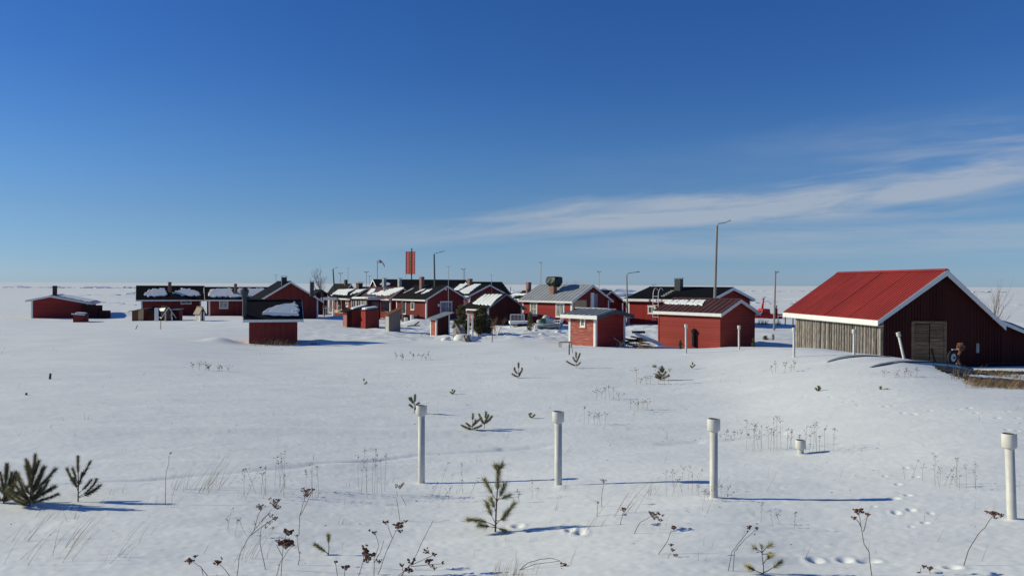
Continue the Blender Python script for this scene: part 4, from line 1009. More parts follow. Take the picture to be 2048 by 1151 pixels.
def mast(px, pyb, pyt, D, label, heads=0, r=.05, cross=0, name='light_mast', cat='mast', lean=0):
    Pb = at(px, pyb, D); Pt = at(px + lean, pyt, D); g = -.4 if D > 130 else H(Pb.x, Pb.y)
    root = empty(name, (Pb.x, D, g), 0, label, cat)
    m = MB(); m.tube([(0, 0, 0), (Pt.x - Pb.x, 0, Pt.z - g)], r, 5); m.build('pole', 'metal', root)
    h = Pt.z - g; w = D / F
    if heads:
        for sx in (-1, 1):
            m = MB(); m.tube([(0, 0, h - .3), (sx * 2.2 * w, 0, h)], r * .7, 4); m.blob((sx * 3.2 * w, 0, h + .05), 1.6 * w, (1.2, 1, .6)); m.build('lamp_head', 'metal', root)
    if cross:
        m = MB(); m.tube([(-cross * w, 0, h - .05), (cross * w, 0, h - .05)], r * .5, 4)
        for i in range(5): x = (-1 + .5 * i) * cross * w; m.tube([(x, -.4, h - .05), (x, .4, h - .05)], r * .35, 3)
        m.build('aerial', 'metal', root)
    return root
def aerial(px, pyb, pyt, D, label, cross=3.5, r=.03, lean=0):
    """roof aerial: a mast with a cross bar, fixed to a house"""
    return mast(px, pyb, pyt, D, label, cross=cross, r=r, name='tv_aerial', cat='aerial', lean=lean)
aerial(897, 588, 532, 92.4, 'television aerial on the gable of the picture window cottage', 4)
aerial(983, 575, 549, 105, 'television aerial at the gable of the brick stack cottage', 3)
aerial(1080.5, 585, 523.5, 86, 'tallest television aerial behind the grey metal roof', 4, r=.045, lean=1.5)
aerial(552, 572, 548.5, 100, 'small spidery aerial left of the gabled cabin stack', 3)
mast(732.5, 580, 543.5, 210, 'twin headed harbour mast left of the windsock', heads=1, r=.10)
mast(739, 580, 551, 240, 'shorter harbour mast just right of the twin headed one', cross=5, r=.09)
mast(926, 575, 537.5, 205, 'twin headed harbour mast behind the brick stack cottage', heads=1, r=.1)
mast(929.5, 575, 536, 205, 'plain thin mast touching the twin headed harbour mast', r=.07)
mast(1198, 585, 543, 190, 'twin headed harbour mast right of the bare bush on the skyline', heads=1, r=.09)
mast(681, 575, 546, 230, 'small harbour mast right of the birch side street lamp', heads=1, r=.09)
mast(696, 575, 535.5, 170, 'thin aerial mast over the distant cottage stack', cross=2.5, r=.05)
mast(811.5, 560, 541, 220, 'tiny mast left under the red daymark', cross=2, r=.07)
mast(1307.5, 580, 569, 300, 'tiny far mast just over the black roof', heads=1, r=.1)
mast(1021, 590, 573, 160, 'short dark post on the ice right of the brick stack cottage', r=.12)
mast(879, 565, 560.3, 160, 'tiny far post over the long black roof', r=.06)

# windsock
D = 140; P = at(754.5, 570, D); w = D / F
ws = empty('windsock', (P.x, D, -.2), 0, 'limp red and white windsock hanging from a thin pole', 'windsock')
zt = at(755, 521, D).z + .2
m = MB(); m.tube([(0, 0, 0), (0, 0, zt)], .06, 6); m.build('pole', 'metal', ws)
m = MB(); ringp = [(w * (4.5 + 3.2 * math.cos(q)), .6 * math.sin(q), zt - .2 + w * 3.2 * math.sin(q + .5)) for q in np.linspace(0, 2 * math.pi, 13)]
m.tube(ringp, .035, 4); m.tube([(0, 0, zt - .1), (w * 2, 0, zt)], .04, 4); m.build('hoop', 'metal', ws)
cone = [(w * 3.2, w * -.2, w * 3.0), (w * 5.5, w * 1.5, w * 2.6), (w * 8.5, w * 3.5, w * 2.0), (w * 11.5, w * 5.0, w * 1.2)]
for i in range(3):
    m = MB(); m.tube([(cone[i][0], 0, zt - cone[i][1]), (cone[i + 1][0], 0, zt - cone[i + 1][1])], [cone[i][2], cone[i + 1][2]], 9, cap=i == 2); m.build('sock_band', 'sign_red' if i % 2 else 'white', ws)
m = MB(); m.tube([(w * 11.5, 0, zt - w * 5), (w * 13.8, 0, zt - w * 9.5), (w * 14.2, 0, zt - w * 13.5)], [w * 1.0, w * 1.1, w * .4], 6); m.build('sock_tail', 'sign_red', ws)

# red daymark board with ochre lattice
D = 150; P = at(821, 525, D); w = D / F; z0 = at(821, 548, D).z; z1 = at(821, 502.3, D).z; zp = at(821, 496, D).z; bw = 19.6 * w / math.cos(R(30))
dm = empty('daymark', (P.x, D, -.3), R(-30), 'tall red daymark board with a slatted ochre middle stripe', 'daymark')
m = MB(); m.tube([(0, .35, 0), (0, .35, zp + .3)], .12, 6); m.build('pole', 'dark_metal', dm)
k = bw * .13
for (a, b, mm, nm) in ((-bw / 2, -k, 'sign_red', 'red_panel'), (k, bw / 2, 'sign_red', 'red_panel')):
    n = 12
    for i in range(n):
        m = MB(); h = (z1 - z0) / n; m.box(a, b, -.04, .04, z0 + .3 + i * h + .015, z0 + .3 + (i + 1) * h - .015); m.build('board', mm, dm)
n = 22
for i in range(n):
    m = MB(); h = (z1 - z0) / n; m.box(-k * (.95 if i % 2 else .75), k * (.95 if i % 2 else .75), -.12, -.045, z0 + .3 + i * h + .02, z0 + .3 + (i + 1) * h - .05); m.build('slat', 'sign_yellow', dm)
m = MB(); m.box(-k - .04, k + .04, .0, .045, z0 + .3, z1 + .3); m.build('stripe_panel', 'sign_yellow', dm)
for x in (-bw / 2 + .04, bw / 2 - .04, -k - .03, k + .03):
    m = MB(); m.box(x - .035, x + .035, -.10, -.042, z0 + .3, z1 + .3); m.build('frame_post', 'dark_metal', dm)
# far fence wire rail
Pa, Pb = onground(1556, 88), onground(1600, 80)
m = MB(); za = at(1556, 631.5, 88).z; zb_ = at(1600, 631.5, 80).z
m.tube([(Pa.x, Pa.y, za), (Pb.x, Pb.y, zb_)], .05, 5); rt_ = empty('rail_fence', (0, 0, 0), 0, 'single grey rail on posts running in behind the barn', 'fence')
m.build('rail', 'pole', rt_)
for t in (0, .35, .7, 1): 
    p = Pa.lerp(Pb, t); m = MB(); m.tube([(p.x, p.y, p.z - .2), (p.x, p.y, za + (zb_ - za) * t + .05)], .06, 5); m.build('post', 'pole', rt_)

# ================================================================== red boat on the ice edge
D = 104; w = D / F; gz = 0
P = at(1535, 640, D); rb = empty('red_boat', (P.x, D, -.1), 0, 'red workboat laid up on the snow, mast and wheelhouse, tarred bow to the right', 'boat')
X = lambda px: (px - 1535) * w
Zr = lambda py: at(1535, py, D).z + .1
m = MB(); st = []
prof = [(-5.0, 1.6), (-3, 1.75), (0, 1.7), (1.4, 1.45), (2.2, .8), (2.9, .04)]   # x, half beam
for (x, hb) in [(X(1495), 1.3), (X(1508), 1.5), (X(1535), 1.55), (X(1548), 1.35), (X(1557), .8), (X(1564.5), .05)]:
    sheer = Zr(633) if x < X(1545) else Zr(631.5) + .1
    sheer = Zr(638) if x < X(1541) else Zr(632)
    st.append([(x, -hb * .55, 0.05), (x, -hb * .9, .7), (x, -hb, sheer), (x, hb, sheer), (x, hb * .9, .7), (x, hb * .55, 0.05)])
vs = [p for r_ in st for p in r_]
m.add(vs, [(i * 6 + k, i * 6 + (k + 1) % 6, (i + 1) * 6 + (k + 1) % 6, (i + 1) * 6 + k) for i in range(5) for k in range(6)] + [tuple(range(6)), tuple(range(30, 36))])
m.build('hull', 'boat_red', rb)
m = MB(); m.box(X(1548), X(1563), -1.0, -.9, .2, Zr(641)); m.prism([(X(1549), -1.42, .1), (X(1559), -1.0, .1), (X(1565), -.1, Zr(642)), (X(1549), -1.5, Zr(639))], (0, .06, 0)); m.build('bow_plating', 'dark_metal', rb)
m = MB(); zt = Zr(617); zb_ = Zr(640)
def frus(m, x0, x1, y0, y1, z0, z1, in_=.15):
    m.add([(x0, y0, z0), (x1, y0, z0), (x1, y1, z0), (x0, y1, z0), (x0 + in_, y0 + in_, z1), (x1 - in_, y0 + in_, z1), (x1 - in_, y1 - in_, z1), (x0 + in_, y1 - in_, z1)], [(0, 3, 2, 1), (4, 5, 6, 7), (0, 1, 5, 4), (1, 2, 6, 5), (2, 3, 7, 6), (3, 0, 4, 7)])
frus(m, X(1519), X(1536.5), -1.15, 1.1, zb_, zt, .12); m.build('wheelhouse', 'boat_red', rb)
m = MB(); frus(m, X(1508), X(1522), -1.25, 1.2, zb_, Zr(629), .02); m.build('cabin_house', 'boat_red', rb)
m = MB(); frus(m, X(1510), X(1523.5), -1.2, 1.1, Zr(629) + .01, Zr(622), .12); m.build('window_band', 'dark_metal', rb)
m = MB(); m.tube([(X(1511), -1.28, Zr(630)), (X(1518), -1.28, Zr(623))], .08, 4); m.build('windscreen_bar', 'white', rb)
m = MB(); m.tube([(X(1523.5), 0, zt - .3), (X(1527), 0, Zr(597.5))], [.17, .08], 6); m.box(X(1523.5), X(1529), -.1, .1, Zr(597.5), Zr(596.3)); m.build('mast', 'boat_red', rb)
m = MB(); m.box(X(1525), X(1532), -.08, .08, Zr(594.6), Zr(593.6)); m.box(X(1528), X(1528.6), -.03, .03, Zr(597), Zr(594)); m.build('radar', 'metal', rb)
m = MB(); m.box(X(1549.5), X(1553.6), -.3, .3, Zr(638), Zr(616)); m.build('funnel', 'boat_red', rb)
m = MB(); m.tube([(X(1552), 0, Zr(616)), (X(1553.4), 0, Zr(610))], .08, 5); m.build('exhaust', 'dark_metal', rb)
m = MB(); m.box(X(1555), X(1560.2), -.5, .5, Zr(636), Zr(629.6)); m.build('winch', 'boat_red', rb)
for px_ in (1513, 1536, 1541):
    m = MB(); m.tube([(X(px_), -1.6, Zr(645)), (X(px_), -1.42, Zr(645))], .34, 10); m.build('fender', 'tyre', rb)

# ================================================================== objects in the yards
def bldbox(name, px0, px1, py0, py1, D, mtl, dep=None, label=None, cat=None, group=None, rz=0):
    P0 = at(px0, py1, D); P1 = at(px1, py0, D); cx_ = (P0.x + P1.x) / 2; w = (P1.x - P0.x); dep = dep or w
    m = MB(); z0 = P0.z; h = P1.z - z0
    q = .04
    m.add([(-w / 2, -dep / 2, -.25), (w / 2, -dep / 2, -.25), (w / 2, dep / 2, -.25), (-w / 2, dep / 2, -.25), (-w / 2 + q * .3, -dep / 2 + q * .3, h - q), (w / 2 - q * .3, -dep / 2 + q * .3, h - q), (w / 2 - q * .3, dep / 2 - q * .3, h - q), (-w / 2 + q * .3, dep / 2 - q * .3, h - q),
            (-w / 2 + q, -dep / 2 + q, h), (w / 2 - q, -dep / 2 + q, h), (w / 2 - q, dep / 2 - q, h), (-w / 2 + q, dep / 2 - q, h)],
          [(0, 3, 2, 1), (0, 1, 5, 4), (1, 2, 6, 5), (2, 3, 7, 6), (3, 0, 4, 7), (4, 5, 9, 8), (5, 6, 10, 9), (6, 7, 11, 10), (7, 4, 8, 11), (8, 9, 10, 11)])
    o = m.build(name, mtl); o.location = (cx_, D + dep / 2, z0); o.rotation_euler = (0, 0, rz)
    return tag(o, label, cat, group)
# trailer with white railing
D = 71; P0 = onground(1019, D); w = D / F
tr = empty('yard_trailer', (P0.x, D, P0.z), R(4), 'low flat trailer with a white baluster railing at its left end', 'trailer')
L_ = 62 * w
m = MB(); m.box(.1, L_, 0, 1.7, .28, .40); m.build('deck', 'timber', tr)
m = MB(); m.box(.05, L_ * .62, -.05, 1.75, .401, .62); o = m.build('deck_snow', 'snow_small', tr); o['kind'] = 'stuff'
for x in (.05, 1.28):
    m = MB(); m.box(x, x + .07, -.02, .05, -.1, 1.28); m.build('railing_post', 'white', tr)
m = MB(); m.box(.05, 1.35, -.02, .05, 1.2, 1.28); m.build('handrail', 'white', tr)
for i in range(9):
    m = MB(); m.box(.18 + i * .125, .205 + i * .125, 0, .03, .45, 1.2); m.build('baluster', 'white', tr)
for x in (L_ * .35, L_ * .5):
    m = MB(); m.tube([(x, -.12, .12), (x, .06, .12)], .3, 12); m.build('wheel', 'tyre', tr)
m = MB(); m.box(L_ - .1, L_ + 1.2, .8, .9, .25, .35); m.build('drawbar', 'rust', tr)
for i, (px_, a) in enumerate(((1066, .3), (1078, -.35))):
    P = onground(px_, 69.5); m = MB(); m.box(-.06, .06, -.7, .7, .0, .1); o = m.build('loose_board', 'white' if i else 'sack', loc=(P.x, P.y, P.z + .25)); o.rotation_euler = (.25, a, a * 2); tag(o, ('pale board propped beside the trailer by the small spruce', 'white board leaning between trailer and green crate')[i], 'board')
D = 70.5
bldbox('green_crate', 1082, 1090.5, 636, 649, D, 'green_plastic', .5, 'green plastic crate under the red wall', 'crate')
bldbox('white_crate', 1091, 1099, 636.5, 648, D, 'sack', .5, 'white crate next to the green crate', 'crate')
for i, (px_, py_, r_, l) in enumerate(((1092, 635, .28, 'white sack heaped on top of the crates'), (1101, 643, .42, 'big white sack slumped right of the crates'), (1078.5, 643, .22, 'small white sack left of the green crate'))):
    P = at(px_, py_, D + .35); m = MB(); m.blob((0, 0, 0), r_, (1.25, 1, .85), .12, rings=6, seg=10); tag(m.build('sack', 'sack', smooth=True, loc=P), l, 'sack')
# inflatable / dinghy under the sacks
P = onground(1092, 69.6); m = MB()
m.tube([(-1.0, 0, .28), (0, -.1, .22), (1.0, 0, .3), (1.35, .3, .38), (1.0, .65, .3), (0, .7, .22), (-1.0, .6, .28), (-1.15, .3, .3), (-1.0, 0, .28)], .17, 8)
m.box(-1, 1, 0, .6, .1, .2); tag(m.build('dinghy', 'hull_grey', smooth=True, loc=P), 'grey rubber dinghy lying under the sacks and crates', 'boat')
# plastic chair
P = onground(1117, 70); ch_ = empty('garden_chair', P, R(-35), 'white plastic garden chair standing in the snow by the red wall', 'chair'); s_ = 1.05
m = MB(); m.box(-.25, .25, -.25, .25, .42, .46); m.build('seat', 'chairw', ch_)
m = MB(); m.add([(.22, -.24, .45), (.22, .24, .45), (.36, .22, .85), (.37, .12, .93), (.37, -.12, .93), (.36, -.22, .85)] + [(.26, -.24, .45), (.26, .24, .45), (.40, .22, .85), (.41, .12, .93), (.41, -.12, .93), (.40, -.22, .85)], [(0, 1, 2, 3, 4, 5), (11, 10, 9, 8, 7, 6)] + [(i, (i + 1) % 6, 6 + (i + 1) % 6, 6 + i) for i in range(6)]); m.build('backrest', 'chairw', ch_)
for (x, y) in ((-.24, -.24), (-.24, .24), (.24, -.24), (.24, .24)):
    m = MB(); m.tube([(x, y, .42), (x * 1.25, y * 1.2, -.1)], .028, 5); m.build('leg', 'chairw', ch_)
for y in (-.27, .27):
    m = MB(); m.tube([(-.27, y, .42), (-.25, y, .66), (.1, y, .68), (.32, y, .66)], .025, 5); m.build('armrest', 'chairw', ch_)
ch_.scale = (1.05, 1.05, 1.05)
# bench table left of the hut
P = onground(1130, 46.5); bt = empty('garden_bench', (P.x, P.y, P.z), R(15), 'old slatted bench half sunk in snow left of the pale roofed hut', 'bench')
for i in range(4):
    m = MB(); m.box(-.36, .36, -.2 + i * .11, -.11 + i * .11, .30, .335); m.build('slat', 'timber', bt)
for x in (-.32, .3):
    for y in (-.17, .17):
        m = MB(); m.box(x, x + .04, y - .02, y + .02, -.3, .3); m.build('leg', 'timber', bt)
def stake(px, pyt, pyb, r, mtl, label, name='stake', cat='stake', lean=0):
    P = hit(px, pyb); T = at(px + lean, pyt, P.y); m = MB(); m.tube([(0, 0, -.15), (T.x - P.x, 0, T.z - P.z)], r, 5)
    return tag(m.build(name, mtl, loc=P), label, cat)
stake(1138.5, 683, 709.5, .03, 'dark_wood', 'dark stake in the snow before the pale roofed hut')
stake(1146, 685, 707, .018, 'stem_pale', 'thin pale cane leaning beside the dark stake', lean=-3)
stake(984.5, 643, 685, .028, 'rust', 'thin rusty stake right of the second juniper')
stake(321.5, 640, 658, .03, 'timber', 'thin post in the field in front of the playhouse')
stake(270, 650, 657, .03, 'dark_wood', 'short dark leaning stick in the far left field', lean=5)
# bicycle leaning in front of the hut
P = onground(1246, 48.2); bk = empty('bicycle', (P.x, P.y, P.z + .0), R(12), 'dark old bicycle lying against the shaded front of the pale roofed hut', 'bicycle')
for i, x in enumerate((-.1, .62)):
    m = MB(); c0 = (x, 0, .18); m.tube([(c0[0] + .3 * math.cos(q), .04, c0[2] + .3 * math.sin(q)) for q in np.linspace(0, 2 * math.pi, 19)], .018, 5, cap=False); wh = m.build('wheel', 'tyre', bk)
    m = MB()
    for q in np.linspace(0, math.pi, 6, endpoint=False): m.tube([(x - .29 * math.cos(q), .04, .18 - .29 * math.sin(q)), (x + .29 * math.cos(q), .04, .18 + .29 * math.sin(q))], .004, 3)
    m.build('spokes', 'metal', wh)
m = MB(); m.tube([(-.1, .04, .18), (.12, .04, .42), (.5, .04, .42), (.62, .04, .18)], .016, 5); m.tube([(.12, .04, .42), (.3, .04, .15), (.5, .04, .42)], .016, 5); m.tube([(.3, .04, .15), (.62, .04, .18)], .014, 5); m.build('frame', 'dark_metal', bk)
m = MB(); m.tube([(-.55, .04, .62), (-.2, .04, .38), (-.1, .04, .18)], .014, 5); m.build('handlebar', 'metal', bk)
# lumber heap right of the hut
lp = empty('timber_heap', onground(1275, 52), 0, 'heap of old boards and beams under snow between the hut and the shed', 'timber heap')
rg = random.Random(8)
for i in range(13):
    m = MB(); l_ = rg.uniform(.8, 1.7); m.box(-l_ / 2, l_ / 2, -.08, .08, -.03, .04); o = m.build('board', rg.choice(['timber', 'dark_wood', 'timber', 'plank', 'dark_v']), lp)
    o.location = (rg.uniform(-.6, .9), rg.uniform(-.5, 1.6), rg.uniform(.08, .62)); o.rotation_euler = (rg.uniform(-.15, .15), rg.uniform(-.25, .25), rg.uniform(-1.2, 1.2))
m = MB(); m.box(-.35, .5, -.1, .15, .85, 1.0); o = m.build('beam', 'dark_wood', lp); o.location = (.2, 1.2, 0); o.rotation_euler = (0, 0, .2)
m = MB(); m.prism([(-.3, 0, 1.0), (.0, 0, .98), (1.3, 0, .45), (1.6, 0, .15), (1.2, 0, .22), (0, 0, .75)], (0, 1.0, 0)); o = m.build('drifted_snow', 'snow_small', lp); o['kind'] = 'stuff'; o.location = (.1, -.3, -.05)
# clutter along the picture window cottage
rg = random.Random(21)
for i, (px_, D_, l, h_, mm) in enumerate(((806.5, 90, 'rusty drum by the cottage door', .75, 'rust'), (812, 89, 'white tub beside the rusty drum', .5, 'sack'), (818, 90, 'dark crate by the red wall', .55, 'dark_wood'), (824, 88.5, 'upright white can among the clutter', .8, 'white'), (830, 90, 'brown box below the small square window', .5, 'rust'), (837, 90, 'low dark box at the end of the clutter', .4, 'dark_wood'))):
    P = onground(px_, D_); m = MB(); r_ = rg.uniform(.15, .26); m.tube([(0, 0, -.2), (0, 0, h_ * .95), (0, 0, h_)], [r_, r_ * 1.02, r_ * .8], 8 if i in (0, 1, 3) else 4); tag(m.build(('drum', 'tub', 'crate', 'milk_can', 'box', 'box')[i], mm, loc=P), l, ('drum', 'tub', 'crate', 'can', 'box', 'box')[i])
for i, (px_, t_, b_) in enumerate(((826, 619, 634), (843.5, 619, 632))):
    stake(px_, t_, b_, .05, 'dark_wood', ('dark pole standing under the small window', 'dark pole standing left of the cottage corner')[i], 'garden_pole', 'pole')
P = onground(804.5, 80); m = MB(); m.tube([(0, 0, 0), (0, 0, 2.0)], .05, 6); m.tube([(0, 0, 1.9), (-.12, 0, 2.25)], .04, 5); tag(m.build('clothes_post', 'timber', loc=P), 'pale post standing in the snow right of the weathered shed', 'post')
P = onground(829, 77); m = MB(); m.tube([(-.7, 0, .05), (0, 0, .12), (.45, 0, .5)], [.05, .07, .06], 5); m.tube([(0, 0, .1), (.5, .1, .1)], .05, 5); tag(m.build('fallen_branch', 'dark_wood', loc=P), 'dark fallen branch on the snow before the cottage clutter', 'branch')
# white twin post frame
P = onground(941, 58); fr = empty('twin_post_frame', P, R(20), 'pale frame of two upright boards between the junipers', 'frame')
h_ = at(941, 629, 58).z - P.z
for x in (-.14, .16):
    m = MB(); m.box(x - .055, x + .055, -.05, .05, -.2, h_); m.build('post', 'trim', fr)
m = MB(); m.box(-.2, .22, -.06, .06, h_, h_ + .05); m.build('crosspiece', 'trim', fr)
# boulders
def rock(px, D, wpx, hpx, label, seed, dp=0):
    P = onground(px, D); w = D / F; m = MB(); rg = random.Random(seed)
    m.blob((0, 0, hpx * w * .18), 1.0, (wpx * w / 2, wpx * w / 2 * .8, hpx * w * .85), .18, rg=rg, rings=6, seg=9)
    o = m.build('boulder', 'rock', loc=P); o.rotation_euler = (0, 0, seed); return tag(o, label, 'boulder')
rock(919, 57, 34, 24, 'larger rounded boulder below the first juniper, snow on its flank', 2); rock(933, 54, 26, 13, 'smaller pointed boulder in front of the larger one', 5)
P = onground(927, 55.8); m = MB(); m.blob((0, 0, .1), .55, (1.3, .8, .6), .2, rings=5, seg=9); m.blob((.75, .3, .05), .45, (1.3, .8, .55), .2, rings=5, seg=9); m.blob((-1.2, .1, .0), .3, (1.3, .8, .7), .2, rings=5, seg=9)
m.blob((.55, -1.1, .05), .3, (1.1, .8, .7), .2, rings=5, seg=9)
m.blob((1.6, .4, .0), .35, (1.5, .8, .5), .3, rings=5, seg=9)
tag(m.build('snow_lumps', 'snow_small', smooth=True, loc=P), 'lumps of snow heaped against the boulders', kind='stuff')
P = onground(975, 60); m = MB(); rg = random.Random(2)
for i in range(16): m.blob((rg.uniform(-1.7, 1.9), rg.uniform(-1.5, 1.5), rg.uniform(-.05, .08)), rg.uniform(.12, .3), (1.3, 1, .6), .3, rings=4, seg=7)
for i in range(14):
    m.blob((rg.uniform(2, 9), rg.uniform(1, 8), 0), rg.uniform(.1, .3), (1.3, 1, .55), .3, rings=4, seg=7)
tag(m.build('snow_clods', 'snow_small', smooth=True, loc=P), 'broken snow clods along the trodden track by the junipers', kind='stuff')

# ================================================================== plants
def leafy_bush(name, px, D, pyb, wpx, hpx, label, cat, seed, n=5200, cone=.6, mtl='juniper', lean=0):
    P = onground(px, D, pyb); w = D / F; W2 = wpx * w / 2; Hh = at(px, pyb - hpx, D).z - P.z
    W2 *= 1.12; root = empty(name, P, 0, label, cat); rg = random.Random(seed)
    m = MB(); m.tube([(0, 0, -.1), (lean * .3, 0, Hh * .5), (lean, 0, Hh * .92)], [W2 * .08 + .03, .03, .01], 6); m.build('trunk', 'bark', root)
    m = MB(); tips = []
    for i in range(95):
        t = rg.random() ** .8; z = Hh * (.04 + .95 * t); an = rg.uniform(0, 2 * math.pi)
        rad = W2 * ((1 - t) ** cone) * rg.uniform(.55, 1.08) * (.75 + .25 * math.sin(an * 2 + seed)) if t < .97 else W2 * .08
        if t < .15: rad *= .8
        tips.append((rad * math.cos(an) + lean * t, rad * math.sin(an), z))
    per = n // len(tips)
    for (tx, ty, tz) in tips:
        s_ = Vector((lean * tz / Hh, 0, tz - Hh * .10)); e_ = Vector((tx, ty, tz + Hh * .03)); d = e_ - s_; L = d.length
        for k in range(per):
            f = rg.uniform(.25, 1.05); c = s_ + d * f + Vector((rg.gauss(0, 1), rg.gauss(0, 1), rg.gauss(0, 1))) * W2 * .10 * (1.2 - f * .6)
            q = Vector((rg.gauss(0, 1), rg.gauss(0, 1), rg.gauss(.5, .8))).normalized(); u_ = (d.normalized() * .8 + q * .8).normalized()
            sl = rg.uniform(.05, .11) * (W2 / .8 + .35); sw = sl * .28; sdv = u_.cross(Vector((rg.gauss(0, 1), rg.gauss(0, 1), rg.gauss(0, 1)))).normalized() * sw
            m.add([c - sdv, c + sdv, c + u_ * sl], [(0, 1, 2)])
    m.build('foliage', mtl, root); return root
leafy_bush('juniper', 923, 59.5, 668, 44, 55, 'dark juniper with loose pointed crown left of the white post frame', 'juniper', 3, cone=.5, n=9000)
leafy_bush('juniper', 963, 60.5, 670, 46, 52, 'broad dense juniper right of the white post frame', 'juniper', 8, cone=.32, n=14000)
leafy_bush('small_spruce', 1060, 67, 657, 21, 32, 'small brownish spruce standing before the trailer', 'spruce', 5, cone=.35, n=2200)
leafy_bush('small_bush', 1361, 44, 690, 11, 10, 'tiny evergreen bush at the foot of the brown roofed shed', 'bush', 9, n=900, cone=.5)
leafy_bush('small_bush', 1507, 44, 694, 12, 17, 'small evergreen bush at the right corner of the brown roofed shed', 'bush', 12, n=1300, cone=.5)
leafy_bush('small_bush', 1546, 58, 680, 9, 12, 'tiny pale bush in the snow below the red boat', 'bush', 14, n=500, cone=.5, mtl='needle')
leafy_bush('small_bush', 1531, 58, 681, 16, 9, 'low dark bush left of the tiny pale one', 'bush', 15, n=500, cone=.5)

def bare_tree(name, px, D, pyb, hpx, label, cat, seed, spread=.35, rad=.07, levels=5, stems=1, mtl='birch', z0=None):
    P = onground(px, D, pyb); 
    if z0 is not None: P.z = z0
    Hh = at(px, pyb - hpx, D).z - P.z; rg = random.Random(seed); root = empty(name, P, 0, label, cat); mt = MB(); mb = MB()
    def grow(p, d, L, r, lv, first):
        n = 4; pts_ = [p]; q = p.copy(); dd = d.copy()
        for i in range(n):
            dd = (dd + Vector((rg.gauss(0, .10), rg.gauss(0, .10), rg.gauss(.05, .05)))).normalized(); q = q + dd * L / n; pts_.append(q.copy())
        (mt if first else mb).tube(pts_, [r * (1 - .5 * i / n) for i in range(n + 1)], 6 if first else (4 if lv > 1 else 3), cap=False)
        if lv == 0: return
        k = rg.randint(3, 4) if not first else 11
        for i in range(k):
            f = rg.uniform(.3, 1.0); idx = min(n - 1, int(f * n)); b = pts_[idx].lerp(pts_[idx + 1], f * n - idx)
            an = rg.uniform(0, 2 * math.pi); side = Vector((math.cos(an), math.sin(an), 0))
            nd = (dd * 1.1 + side * rg.uniform(spread, spread * 2.2) + Vector((0, 0, .15))).normalized()
            grow(b, nd, L * rg.uniform(.38, .62), max(r * .42, .004), lv - 1, False)
    for s_ in range(stems):
        d0 = Vector((rg.gauss(0, .12 if stems > 1 else .02), rg.gauss(0, .12), 1)).normalized() if stems == 1 else Vector((rg.uniform(-spread, spread), rg.uniform(-.3, .3), 1)).normalized()
        grow(Vector((rg.uniform(-.2, .2) * (stems > 1), 0, -.1)), d0, Hh * (.86 if stems == 1 else .6), rad, levels - 1, True)
    mt.build('trunk', mtl, root); mb.build('branches', mtl, root); return root
bare_tree('bare_birch', 649, 100, 624, 60, 'bare winter birch between the gabled cabin and the cottages', 'birch', 6, .26, .07, 5)
bare_tree('bare_bush', 1131, 96, 600, 52, 'bare rounded bush showing over the grey metal roof', 'bush', 2, .6, .06, 4, 5)
bare_tree('bare_shrub', 1979, 49, 690, 126, 'bare reddish shrub behind the lean to of the barn', 'shrub', 4, .16, .028, 3, 4, mtl='twig')
bare_tree('bare_shrub', 990, 62, 670, 48, 'bare thin shrub rising behind the rusty stake', 'shrub', 14, .5, .018, 3, 3, mtl='twig')
if 0: bare_tree('bare_shrub', 2044, 70, 660, 85, 'bare thin shrub at the far right edge behind the barn', 'shrub', 24, .35, .03, 3, 3, mtl='twig')

# young pines: leader and side shoots, each densely needled
def pine(px, py, hpx, label, shoots, seed=0, mtl='needle', brush=.045, dens=620, bare=.25, name='young_pine', depth=None, lean=0, trunkneedle=True, group=None):
    P = hit(px, py) if depth is None else onground(px, depth, py)
    D = P.y; w = D / F; rg = random.Random(seed); Hh = hpx * w
    root = empty(name, P, 0, label, 'pine', group)
    top = Vector((lean * w, 0, Hh)); m = MB()
    m.tube([(0, 0, -.08), (top.x * .25 + .004, 0, Hh * .4), tuple(top)], [Hh * .011 + .003, Hh * .009 + .002, .003], 6); m.build('trunk', 'twig', root)
    def needles(mb, pts_, f0, ln, dn):
        for i in range(len(pts_) - 1):
            a, b = pts_[i], pts_[i + 1]; d = (b - a); L = d.length; dn_ = max(4, int(dn * L))
            if L < 1e-5: continue
            d.normalize(); o1 = d.orthogonal().normalized(); o2 = d.cross(o1)
            for k in range(dn_):
                f = rg.random(); g = (i + f) / (len(pts_) - 1)
                if g < f0: continue
                an = rg.uniform(0, 2 * math.pi); sd = o1 * math.cos(an) + o2 * math.sin(an)
                nd = (d * rg.uniform(.35, 1.0) + sd * rg.uniform(.5, .9)).normalized(); c = a.lerp(b, f)
                l = ln * rg.uniform(.7, 1.15); wd = nd.cross(sd).normalized() * max(.0013, w * .45)
                mb.add([c - wd, c + wd, c + nd * l], [(0, 1, 2)])
    for (f, ang, ln, *rest) in [(None, 0, 0)] + list(shoots):
        if f is None:
            if not trunkneedle: continue
            pts_ = [Vector((top.x * q, 0, Hh * q)) for q in np.linspace(1 - .36, 1.0, 4)]; mm = MB(); needles(mm, pts_, 0, brush, dens * 1.2); mm.build('needles', mtl, root); continue
        L = ln * hpx * w; a = R(ang); dp = rest[0] if rest else rg.uniform(-.5, .5)
        up = rest[1] if len(rest) > 1 else .35
        s_ = Vector((top.x * f, 0, Hh * f)); pts_ = [s_]; q = s_.copy()
        for i in range(4):
            aa = a * (1 - up * i / 4); d = Vector((math.sin(aa), dp * math.sin(abs(aa)) + rg.gauss(0, .04), math.cos(aa))).normalized(); q = q + d * L / 4; pts_.append(q.copy())
        mm = MB(); mm.tube(pts_, [.0045 + w * .3, .0035, .003, .0025, .002], 5)
        br = mm.build('branch', 'twig', root); mm = MB(); needles(mm, pts_, bare, brush, dens); mm.build('needles', mtl, br)
    return root
